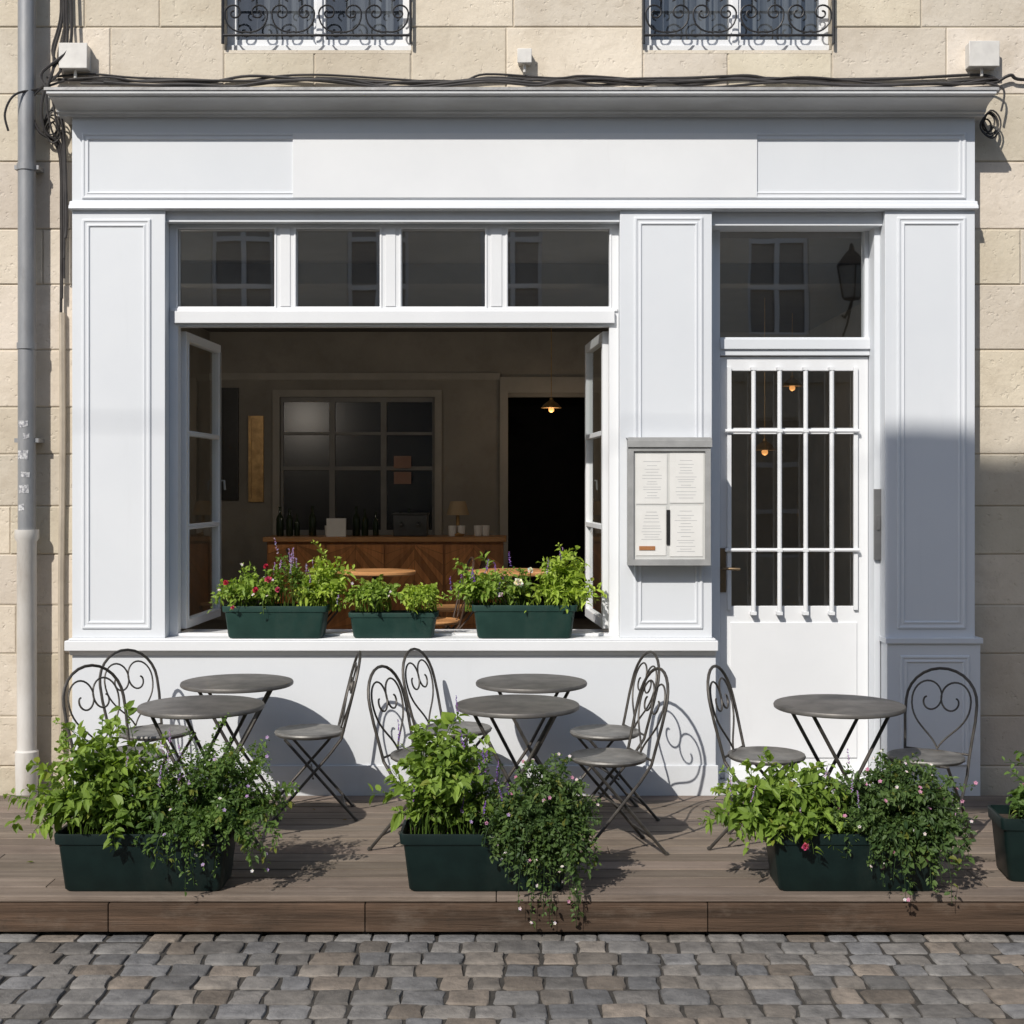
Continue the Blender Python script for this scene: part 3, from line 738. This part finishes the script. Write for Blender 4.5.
# ------------------------------------------------------------ planters and plants
def rrect(L_,D_,c):
    o=[]
    for (sx,sy,a0) in ((1,1,0),(-1,1,90),(-1,-1,180),(1,-1,270)):
        for k in range(4):
            a=math.radians(a0+k*30); o.append((sx*(L_/2-c)+c*math.cos(a),sy*(D_/2-c)+c*math.sin(a)))
    return o
def planter(x,y_,z,L_,D_,H,material,label,group,ang=0):
    e=thing("planter",label,"planter",(x,y_,z),group,math.radians(ang))
    m=MB()
    rings=[(.87,0.0),(.90,.01),(.96,H*.78),(.965,H*.80),(1.0,H*.82),(1.012,H*.975),(1.006,H),(.975,H),(.955,H*.84)]
    n=16
    for (k,zz_) in rings:
        kk=L_*(1-k)
        for (px,py) in rrect(L_-kk,D_-kk*.45,.022): m.v.append((px,py,zz_))
    for i in range(len(rings)-1):
        for k in range(n):
            k2=(k+1)%n; m.face([i*n+k,i*n+k2,(i+1)*n+k2,(i+1)*n+k],sm=True)
    m.face(list(range(n))[::-1])
    o=m.make("box",material); o.parent=e
    m=MB(); 
    for (px,py) in rrect(L_*.955-.004,D_-.045*L_*.45-.004,.02): m.v.append((px,py,H*.86))
    m.face(list(range(n))); o=m.make("soil",SOIL); o.parent=e
    return e
def add_leaf(m,p,d,n,l,w,col,droop=.25):
    d=d.normalized(); s=d.cross(n)
    if s.length<1e-4: s=d.orthogonal()
    s.normalize(); n=s.cross(d).normalized(); b=len(m.v)
    fold=w*.28; dn=Vector((0,0,-1))
    tip=p+d*l+dn*l*droop
    m.v+=[tuple(p),tuple(p+d*l*.28+s*w*.5+n*fold),tuple(p+d*l*.68+s*w*.40+n*fold*.7+dn*l*droop*.45),tuple(tip),
          tuple(p+d*l*.68-s*w*.40+n*fold*.7+dn*l*droop*.45),tuple(p+d*l*.28-s*w*.5+n*fold),tuple(p+d*l*.5+dn*l*droop*.2)]
    m.face([b,b+1,b+2,b+6],col,False); m.face([b+6,b+2,b+3],col,False)
    m.face([b,b+6,b+4,b+5],col,False); m.face([b+6,b+3,b+4],col,False)
def rv():
    while True:
        v=Vector((rnd(-1,1),rnd(-1,1),rnd(-1,1)))
        if .05<v.length<1: return v.normalized()
def lerpc(a,b,t): return tuple(x+(y-x)*t for x,y in zip(a,b))
def flower(fl,tip,a,kind,fs,fc):
    o1=a.orthogonal().normalized(); o2=a.cross(o1)
    if kind=='daisy':
        for k2 in range(5):
            an=2*math.pi*k2/5; dd=(o1*math.cos(an)+o2*math.sin(an)+a*.25)
            add_leaf(fl,tip,dd,a,fs,fs*.8,tuple(c_*rnd(.85,1.1) for c_ in fc),0)
    elif kind=='pom':
        for k2 in range(34):
            dd=(rv()+a*.5).normalized(); add_leaf(fl,tip,dd,a,fs*rnd(.7,1),fs*.7,tuple(c_*rnd(.7,1.15) for c_ in fc),0)
    elif kind=='spike':
        up=(Vector((rnd(-.3,.3),rnd(-.3,.1),1))).normalized(); L_=rnd(.05,.10)
        for k2 in range(22):
            add_leaf(fl,tip+up*L_*k2/22,(rv()+up*.4).normalized(),a,fs*(1-.02*k2),fs*.6,tuple(c_*rnd(.7,1.2) for c_ in fc),0)
def plant(name,label,cat,origin,blen,bdep,cen,rad,nst,nl,ls,pal,flowers=(),lift=.5,group=None,low=-.3,ratio=.55,trail=0.0,jit=0.0,start=.3,stemw=.0024,clus=1,blooms=(),tdeep=.30):
    e=thing(name,label,cat,origin,group)
    m=MB(); st=MB(); fl=MB(); cen=Vector(cen); stemc=lerpc(pal[0],pal[1],.15)
    for i in range(nst):
        b=Vector((cen.x*.6+rnd(-.5,.5)*blen,rnd(-.5,.5)*bdep,0))
        while True:
            v=rv()
            if v.z>low: break
        k=rnd(.30,1.0)**.6*(1+rnd(-jit,jit*1.3)); t=cen+Vector((v.x*rad[0],v.y*rad[1],v.z*rad[2]))*k
        if t.z<.02 and t.y>-bdep*.5: t.y=-bdep*.5-abs(t.y)*.4-.03
        if rnd(0,1)<trail:
            q_=rnd(0,1)**1.5
            t=Vector((cen.x+rnd(-.75,.75)*rad[0]*(1-.3*q_),-bdep*.5-.07-.09*q_-rnd(0,.04),-.05-tdeep*q_))
        h=abs(t.z)*lift+.06
        c1=b+Vector((rnd(-.04,.04),rnd(-.03,.03),h)); c2=t+Vector(((b.x-t.x)*.25+rnd(-.03,.03),(b.y-t.y)*.25,.05+.10*lift if t.z<.1 else rnd(-.04,.02)))
        if t.z<.06: c1=b+Vector((0,-bdep*.2,.16)); c2=Vector((t.x,t.y-.03,.12))
        pts=[Vector(q) for q in bez(tuple(b),tuple(c1),tuple(c2),tuple(t),9)]
        st.tube(pts,[stemw*(1-.06*q) for q in range(10)],4,col=stemc,cap=False)
        shade=rnd(0,1); lsz=ls*rnd(.65,1.2); rt=ratio*rnd(.75,1.3)
        for q in range(nl):
            u=start+(1-start)*(q+rnd(0,.8))/nl; u=min(u,.999); f=u*9; ii=int(f); p=pts[ii].lerp(pts[ii+1],f-ii)
            tan=(pts[ii+1]-pts[ii]).normalized()
            side=rv(); side=(side-tan*side.dot(tan)).normalized()
            d=(side+tan*.45+Vector((0,0,.15))).normalized()
            l=lsz*rnd(.5,1.2)*(1.0 if u<.85 else .75)
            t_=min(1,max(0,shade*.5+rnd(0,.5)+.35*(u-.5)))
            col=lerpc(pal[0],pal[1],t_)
            if rnd(0,1)<.04: col=lerpc(col,(.22,.20,.03),.5)
            nn=(Vector((0,-.3,1))+rv()*.65).normalized()
            for c in range(clus):
                dd=d if c==0 else (d+rv()*.9).normalized()
                add_leaf(m,p+dd*(.006+c*.008),dd,nn,l,l*rt*rnd(.8,1.15),col,rnd(.05,.45))
        for (fc,prob,fs,kind) in flowers:
            if rnd(0,1)<prob:
                tip=pts[-1]+Vector((rnd(-.01,.01),-.012,.018)); a=(Vector((0,-.8,.7))+rv()*.5).normalized()
                flower(fl,tip,a,kind,fs,fc)
    for (bx_,by_,bz_,fs,fc) in blooms:
        st.tube([(bx_*.6,0,0),(bx_*.9,by_*.6,bz_*.7),(bx_,by_,bz_)],.0025,4,col=stemc,cap=False)
        flower(fl,Vector((bx_,by_,bz_)),Vector((0,-.85,.5)).normalized(),'pom',fs,fc)
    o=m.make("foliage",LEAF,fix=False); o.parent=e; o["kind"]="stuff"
    o=st.make("stems",LEAF,fix=False); o.parent=e; o["kind"]="stuff"
    if fl.v: o=fl.make("flowers",PETAL,fix=False); o.parent=e; o["kind"]="stuff"
    return e
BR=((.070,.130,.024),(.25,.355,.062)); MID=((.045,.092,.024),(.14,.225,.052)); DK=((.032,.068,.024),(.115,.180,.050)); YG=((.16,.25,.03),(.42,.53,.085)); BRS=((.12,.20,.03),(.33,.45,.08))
WHT=(.66,.60,.63); PNK=(.55,.27,.40); RED=(.50,.03,.07); HPK=(.60,.10,.20); PUR=(.24,.12,.42); LIL=(.42,.30,.52)
gp="dark green planters along the deck edge"; Hb=.255
PY=-1.74
gA=planter(X(142,229),PY,0.001,.765,.27,Hb,PLANTG,"long dark green planter with leafy and trailing plants",gp)
gB=planter(X(486,229),PY,0.001,.75,.27,Hb,PLANTG,"long dark green planter with overflowing flowering plant",gp)
gC=planter(X(858,229),PY,0.001,.76,.27,Hb,PLANTG,"long dark green planter with pink and white flowers",gp)
gD=planter(2.535,-1.62,0.001,.66,.27,Hb+.03,PLANTG,"dark green planter with leafy plant by deck edge",gp,-6)
zs_=Hb*.86
pl="planter plants on the deck"
def P2(px): return X(px,229)
plant("leafy_plant","broad-leaved bright green bush in a planter","plant",(P2(108),PY,zs_),.34,.16,(-.08,0,.19),(.37,.22,.34),125,18,.062,BR,[],group=pl,low=-.6,jit=.18,ratio=.54,start=.2)
plant("trailing_plant","small-leaved trailing plant spilling from a planter","plant",(P2(190),PY,zs_),.34,.16,(.10,0,.15),(.35,.22,.31),160,24,.029,MID,[(LIL,.16,.010,'daisy'),(WHT,.06,.009,'daisy')],group=pl,low=-.85,jit=.22,ratio=.62,clus=2,trail=.05,tdeep=.14)
plant("flowering_plant","small plant with lilac flower spikes between leafy bushes","plant",(P2(150),PY,zs_),.16,.14,(0,-.03,.16),(.14,.16,.26),34,14,.036,MID,[(LIL,.35,.010,'spike')],group=pl,low=-.2,jit=.2)
plant("leafy_plant","broad-leaved green bush with upright stems in a planter","plant",(P2(443),PY,zs_),.28,.16,(-.02,0,.17),(.26,.20,.32),105,18,.058,BR,[(PUR,.05,.010,'spike')],group=pl,low=-.45,jit=.18,ratio=.54,start=.2)
plant("flowering_plant","small plant with purple flower spikes between leafy bushes","plant",(P2(487),PY,zs_),.14,.14,(0,-.04,.12),(.12,.16,.25),30,14,.034,MID,[(PUR,.3,.010,'spike'),(LIL,.3,.010,'daisy')],group=pl,low=-.2,jit=.2)
plant("trailing_plant","dense small-leaved bush with pink-white flowers overflowing its planter","plant",(P2(540),PY,zs_),.30,.16,(.02,-.08,.06),(.27,.21,.29),270,24,.028,DK,[(WHT,.20,.009,'daisy'),(PNK,.08,.010,'daisy')],group=pl,low=-.98,ratio=.64,clus=2,trail=.14,jit=.10,tdeep=.34)
plant("leafy_plant","broad-leaved green bush with one red flower in a planter","plant",(P2(797),PY,zs_),.34,.16,(-.05,-.02,.12),(.34,.22,.26),120,18,.062,BR,[(LIL,.06,.010,'spike')],group=pl,low=-.7,jit=.18,ratio=.54,start=.2,blooms=((.02,-.20,.0,.022,HPK),))
plant("flowering_plant","small plant with white flowers between leafy bushes","plant",(P2(848),PY,zs_),.14,.14,(0,-.03,.12),(.12,.16,.24),30,14,.034,MID,[(WHT,.3,.010,'daisy'),(LIL,.2,.009,'spike')],group=pl,low=-.2,jit=.2)
plant("trailing_plant","dense bush dotted with small pink and white flowers","plant",(P2(899),PY,zs_),.34,.16,(.03,-.05,.10),(.32,.22,.27),250,23,.029,DK,[(WHT,.18,.009,'daisy'),(PNK,.12,.011,'daisy')],group=pl,low=-.9,ratio=.64,clus=2,trail=.08,jit=.12,tdeep=.18)
plant("leafy_plant","green leafy bush in a planter by the deck edge","plant",(2.50,-1.62,zs_),.5,.16,(0,0,.12),(.32,.2,.25),115,17,.046,MID,[(PNK,.05,.012,'pom')],group=pl,low=-.4,jit=.15)
gs="green window boxes on the sill"; zb=zs+.002; PYs=0.045
planter(X(274.5,175),PYs,zb,.60,.19,.185,PLANTG2,"green window box with red and white flowers",gs)
planter(X(392.5,175),PYs+.01,zb,.51,.17,.145,PLANTG2,"small green window box with low leafy plants",gs)
planter(X(524.5,175),PYs,zb,.60,.19,.19,PLANTG2,"green window box with white flowers and leafy plants",gs)
pg="window box plants"
def PS(name,lab,px,cen,rad,n,nl,ls,pal,fl,**k):
    plant(name,lab,"plant",(X(px,175),PYs,zb+.15),k.pop('bl',.3),.10,cen,rad,n,nl,ls,pal,fl,group=pg,jit=.22,**k)
PS("flowering_plant","leafy plant with red and pink flowers in a window box",248,(0,-.01,.08),(.23,.14,.19),72,13,.044,BRS,[(WHT,.10,.012,'daisy'),(HPK,.08,.015,'pom')],low=-.45,
   blooms=((.12,-.12,.19,.026,HPK),(.05,-.13,.13,.022,RED),(.17,-.10,.13,.02,HPK),(-.12,-.12,.17,.020,RED),(.10,-.08,.26,.02,RED)))
PS("leafy_plant","tall yellow-green leafy plant in a window box",322,(0,-.01,.11),(.17,.14,.26),64,13,.050,YG,[(LIL,.06,.010,'spike')],low=-.45,bl=.2)
PS("flowering_plant","plant with lilac flower spikes in a window box",288,(0,.02,.12),(.17,.10,.24),34,12,.034,BR,[(LIL,.5,.011,'spike')],low=.1,bl=.2)
PS("leafy_plant","low bushy green plant in a small window box",372,(0,-.01,.05),(.17,.13,.14),66,13,.038,BRS,[(WHT,.04,.01,'daisy')],low=-.3,bl=.2)
PS("leafy_plant","low yellow-green plant in a small window box",422,(0,-.01,.04),(.13,.12,.12),50,13,.038,YG,[],low=-.3,bl=.16)
PS("flowering_plant","leafy plant with white flowers in a window box",490,(-.04,-.01,.09),(.23,.14,.20),74,13,.046,BRS,[(PUR,.08,.012,'spike')],low=-.3,bl=.26)
PS("flowering_plant","plant with large white blooms in a window box",522,(0,0,.11),(.14,.12,.15),26,11,.038,BR,[],low=0,bl=.14,
   blooms=((-.02,-.14,.17,.036,(.82,.80,.78)),(.05,-.10,.24,.022,(.80,.78,.76)),(-.12,-.11,.10,.02,WHT)))
PS("leafy_plant","tall yellow-green leafy plant in a window box",562,(.02,-.01,.10),(.22,.14,.27),82,13,.050,YG,[(LIL,.05,.010,'spike')],low=-.4,bl=.22)
for i in range(14):
    m=MB(); a=rnd(0,6.28); add_leaf(m,Vector((0,0,0)),Vector((math.cos(a),math.sin(a),0)),Vector((0,0,1)),rnd(.022,.04),rnd(.012,.02),R.choice([(.16,.10,.03),(.10,.12,.03),(.20,.15,.05)]),0)
    o=m.make("fallen_leaf",LEAF,loc=(rnd(-2.3,2.3),rnd(-1.55,-.2),.006),fix=False); tag(o,"small dry fallen leaf on the deck","leaf","fallen leaves on the deck")

# ------------------------------------------------------------ interior things
cy=4.8; sC=1350/(7.76+cy)
bar=thing("bar_counter","reddish-brown wooden bar counter with diagonal panels","counter",(X(385,sC),cy,RZ0))
cw=(X(505,sC)-X(262,sC))/2; ch=Z(537,sC)-RZ0
m=MB(); m.box(-cw,cw,-.04,.5,ch-.045,ch); L(m,"counter_top",WOODT,bar,bevel=0.006)
m=MB(); m.box(-cw+.03,cw-.03,0.02,.45,0,ch-.046)
n=4; w_=(2*cw-.06)/n
for i in range(n):
    a=-cw+.03+i*w_; z0_,z1_=.03,ch-.07
    m.box(a+.008,a+w_-.008,0.008,.0195,z0_,z1_,(.6,.6,.6))
    K=9
    for k in range(-4,K):
        for sg in (0,1):
            xa,xb=(a+.012,a+w_/2-.002) if sg==0 else (a+w_/2+.002,a+w_-.012)
            zl=z0_+k*.1; zh=zl+.35
            if sg==1: zl,zh=zh,zl
            zz4=[min(max(v,z0_),z1_) for v in (zl,zh,zh+.094,zl+.094)]
            if abs(zz4[0]-zz4[3])<1e-4 and abs(zz4[1]-zz4[2])<1e-4: continue
            b=len(m.v); yk=.004-.0002*k
            m.v+=[(xa,yk,zz4[0]),(xb,yk,zz4[1]),(xb,yk,zz4[2]),(xa,yk,zz4[3])]; m.face([b,b+1,b+2,b+3],(rnd(.7,1.35),)*3)
L(m,"counter_body",WOODC,bar)
def bottle(x,y_,z,h,material=BOTTLE,lab="dark glass bottle on the bar"):
    m=MB(); r=h*.13; m.lathe([(r*.9,0),(r,h*.03),(r,h*.58),(r*.8,h*.66),(r*.36,h*.76),(r*.33,h*.95),(r*.42,h*.955),(r*.42,h)],seg=14)
    o=m.make("bottle",material,loc=(x,y_,z)); tag(o,lab,"bottle","bottles on the bar")
bx=X(385,sC); bz=RZ0+ch+.001
for dx_ in (-1.02,-.93,-.86,-.72,-.30,-.22,-.12,.12,.2): bottle(bx+dx_,cy+.3+rnd(-.05,.05),bz,rnd(.20,.30))
def glass_cup(x,y_,z):
    m=MB(); m.lathe([(.03,0),(.035,.005),(.04,.10),(.037,.10),(.03,.01)],seg=14); o=m.make("cup",PAPER,loc=(x,y_,z)); tag(o,"small pale cup on the bar counter","cup","cups on the bar")
for dx_ in (.62,.70,.86,.93,-.45,-.55): glass_cup(bx+dx_,cy+.22+rnd(-.06,.06),bz)
m=MB(); m.box(-.09,.09,-.02,.02,0,.17); m.box(-.07,.07,-.06,-.021,-.0,.004); o=m.make("display_card",PAPER,loc=(X(335,sC),cy+.1,bz)); tag(o,"white card display stand on the bar","card display")
o=thing("table_lamp","small brass lamp on the bar","lamp",(X(457,sC),cy+.2,bz)); m=MB(); m.lathe([(.06,0),(.07,.02),(.02,.04),(.015,.2),(.02,.21)],seg=16); L(m,"lamp_base",BRASS,o)
m=MB(); m.lathe([(.11,.20),(.07,.33),(.065,.33)],seg=20); L(m,"lamp_shade",mat("lamp_shade",(.45,.33,.2),rough=.8),o)
m=MB(); m.box(-.16,.16,-.12,.12,0,.20); m.box(-.17,.17,-.13,.13,.2005,.22); m.tube([(-.08,-.12,.12),(-.08,-.2,.10)],.018,8); m.tube([(.08,-.12,.12),(.08,-.2,.10)],.018,8)
o=m.make("coffee_machine",mat("machine_metal",(.12,.12,.12),(.08,.08,.08),rough=.3,metal=.6),bevel=.01,loc=(bx+.22,cy+.30,bz)); tag(o,"dark metal coffee machine on the bar","coffee machine")
def flat(name,x0,x1,z0,z1,y_,material,lab,cat,fr=None):
    m=MB(); m.box(x0,x1,y_-.02,y_,z0,z1); m.sweep_rect(x0,x1,z0,z1,[(0,y_-.02),(0,y_-.035),(.03,y_-.035),(.03,y_-.02)]); o=m.make(name,material); tag(o,lab,cat)
flat("wall_mirror",X(249,sB),X(264,sB),Z(502,sB),Z(416,sB),RY1-.001,BRASS,"narrow brass framed mirror on the room wall","mirror")
flat("framed_poster",X(220,sB),X(239,sB),Z(500,sB),Z(388,sB),RY1-.001,BLACK,"dark framed poster on the room wall","poster")
for py in (456,472): flat("paper_notice",X(394,sB),X(411,sB),Z(py+12,sB),Z(py,sB),RY1+.025,REDP,"small reddish notice on interior window","notice")
def wtable(x,y_,r):
    e=thing("cafe_table","round varnished wooden cafe table indoors","table",(x,y_,RZ0),"wooden cafe tables indoors")
    h=.80
    m=MB(); m.lathe([(.05,h-.028),(r-.01,h-.028),(r,h-.02),(r,h-.006),(r-.008,h),(.05,h)],seg=36,sy=.85); L(m,"table_top",WOODT,e)
    m=MB(); m.tube([(0,0,h-.03),(0,0,.03)],.03,12); m.lathe([(.20,0),(.18,.02),(.04,.04)],seg=20); L(m,"pedestal",BLACKIRON,e)
for (px,w_) in ((378,.26),(513,.30)): wtable(X(px,150),1.15,w_)
DW=mat("dark_chair_wood",(.07,.04,.025),(.05,.03,.02),rough=.4)
def wchair(x,y_,a):
    e=thing("cafe_chair","dark bentwood cafe chair indoors","chair",(x,y_,RZ0),"dark cafe chairs indoors",math.radians(a))
    for p in build_chair(WOODT,DW): p.parent=e
wchair(X(432,150),1.3,190); wchair(X(452,131),2.3,185); wchair(X(330,125),2.6,10)
def pendant(x,y_,z,e_,lab):
    e=thing("pendant_lamp",lab,"lamp",(x,y_,z),"lit pendant lamps indoors")
    m=MB(); m.lathe([(.006,.035),(.022,.016),(.028,0),(.022,-.018),(.006,-.028)],seg=14); L(m,"bulb",BULB,e)
    m=MB(); m.tube([(0,0,.045),(0,0,RZ1-z)],.004,6); m.lathe([(.10,.015),(.06,.06),(.018,.09),(.016,.11)],seg=18); L(m,"lamp_shade",BRASS,e)
    l=bpy.data.lights.new("lamp_light",'POINT'); l.energy=e_; l.color=(1,.74,.50) if e_<10 else (1,.90,.78); l.shadow_soft_size=.05
    lo=bpy.data.objects.new("lamp_light",l); COLL.objects.link(lo); lo.parent=e; lo.location=(0,0,-.07)
pendant(.38,5.3,2.52,1.6,"lit pendant lamp near the dark doorway")
pendant(X(765,120),3.5,Z(452,120),.5,"lit pendant lamp behind the door"); pendant(X(792,110),4.5,Z(388,110),.5,"lit pendant lamp behind the door")
pendant(-2.66,2.4,2.75,20,"added pendant fill lamp hidden behind the left pilaster"); pendant(.93,2.0,2.75,16,"added pendant fill lamp hidden behind the middle pilaster")  # added fill lamps, kept out of view to brighten the room

# ------------------------------------------------------------ opposite side of street (seen in the panes)
ob=thing("opposite_building","plain beige rendered townhouse across the street","building",(0,-14.5,GZ))
hs=[]
for i in range(-6,7):
    for (a,b) in ((0.6,2.9),(4.3,6.6)): hs.append((i*2.2-.5,i*2.2+.5,a,b))
m=MB(); m.wall(-15,15,-.2,8.6,-14.3,-14.0,hs); m.box(-15,15,-14,-13.8,8.45,8.6); m.box(-15,15,-14,-13.92,3.5,3.62)
o=m.make("wall",OPW); off(o,ob)
m=MB(); m.box(-15,15,-14.20,-14.17,-.2,8.4); o=m.make("window_glass",OPG); off(o,ob)
for h in hs:
    m=MB(); xm=(h[0]+h[1])/2; zz_=(h[3]-h[2])/3
    m.wall(h[0],h[1],h[2],h[3],-14.16,-14.10,[(a,b,h[2]+k*zz_+.04,h[2]+(k+1)*zz_-.04) for k in range(3) for a,b in ((h[0]+.06,xm-.04),(xm+.04,h[1]-.06))])
    o=m.make("window",PAINTW); off(o,ob)
lt=thing("street_lantern","black iron wall lantern on the house across the street","street lamp",(5.45,-13.4,4.75))
m=MB(); m.tube([(0,-.6,-.15),(0,-.45,-.2),(0,-.2,-.12),(0,0,0)],.025,8); m.tube([(0,-.6,-.5),(0,-.3,-.35),(0,0,-.02)],.018,8); L(m,"bracket",BLACKIRON,lt)
m=MB()
m.lathe([(.12,.02),(.14,.05),(.135,.06)],seg=4,sm=False); m.lathe([(.25,.55),(.24,.58),(.10,.76),(.05,.80),(.03,.90),(.01,.93)],seg=4,sm=False)
for k in range(4):
    a=k*math.pi/2; m.tube([(.135*math.cos(a),.135*math.sin(a),.05),(.24*math.cos(a),.24*math.sin(a),.56)],.014,6)
L(m,"lantern_frame",BLACKIRON,lt)
m=MB(); m.lathe([(.125,.06),(.225,.55)],seg=4,sm=False); L(m,"lantern_glass",mat("frosted_glass",(.25,.25,.24),(.2,.2,.19),rough=.3),lt)
sun=Vector((0.55,1.0,-0.95))
t=9.2
bnx0=X(878)-sun.x*t; bz1=Z(430)-sun.z*t; bz0=-0.35-sun.z*t
bn=thing("shade_occluder","unseen canvas banner strung high above the street","occluder",(bnx0+1.3,-t,bz0))  # added out of view to cast shade on the right pilaster and wall
m=MB(); nn=20
for i in range(nn+1):
    x=-1.3+2.6*i/nn; yy=.03*math.sin(i*.9)
    m.v+=[(x,yy,0),(x,yy,bz1-bz0)]
for i in range(nn): m.face([2*i,2*i+2,2*i+3,2*i+1],sm=True)
L(m,"canvas",mat("canvas",(.35,.33,.30),rough=.9),bn)
m=MB(); m.tube([(-6,0,bz1-bz0+.05),(0,0,bz1-bz0+.0),(6,0,bz1-bz0+.05)],.006,6); L(m,"wire",CABLE,bn)

# ------------------------------------------------------------ light & camera
w=bpy.data.worlds.new("World"); scene.world=w; w.use_nodes=True
nt=w.node_tree; sky=nt.nodes.new("ShaderNodeTexSky"); sky.sky_type='NISHITA'; sky.sun_disc=False
dd=-sun.normalized(); sky.sun_elevation=math.asin(dd.z); sky.sun_rotation=math.atan2(dd.x,dd.y)
nt.links.new(sky.outputs[0],nt.nodes["Background"].inputs[0]); nt.nodes["Background"].inputs[1].default_value=0.125
sl=bpy.data.lights.new("sun",'SUN'); sl.energy=4.4; sl.angle=math.radians(.5); sl.color=(1.0,.955,.885)
so=bpy.data.objects.new("sun",sl); COLL.objects.link(so); so.rotation_euler=sun.to_track_quat('-Z','Y').to_euler(); so.location=(-6,-10,12)
cam=bpy.data.cameras.new("camera"); cam.sensor_width=36; cam.lens=1350/1024*36; cam.shift_y=-25/1024; cam.clip_end=500
co=bpy.data.objects.new("camera",cam); COLL.objects.link(co); co.location=(0,-7.76,CAMZ); co.rotation_euler=(math.radians(90),0,0)
scene.camera=co
scene.view_settings.view_transform='Standard'; scene.view_settings.look='None'; scene.view_settings.exposure=0
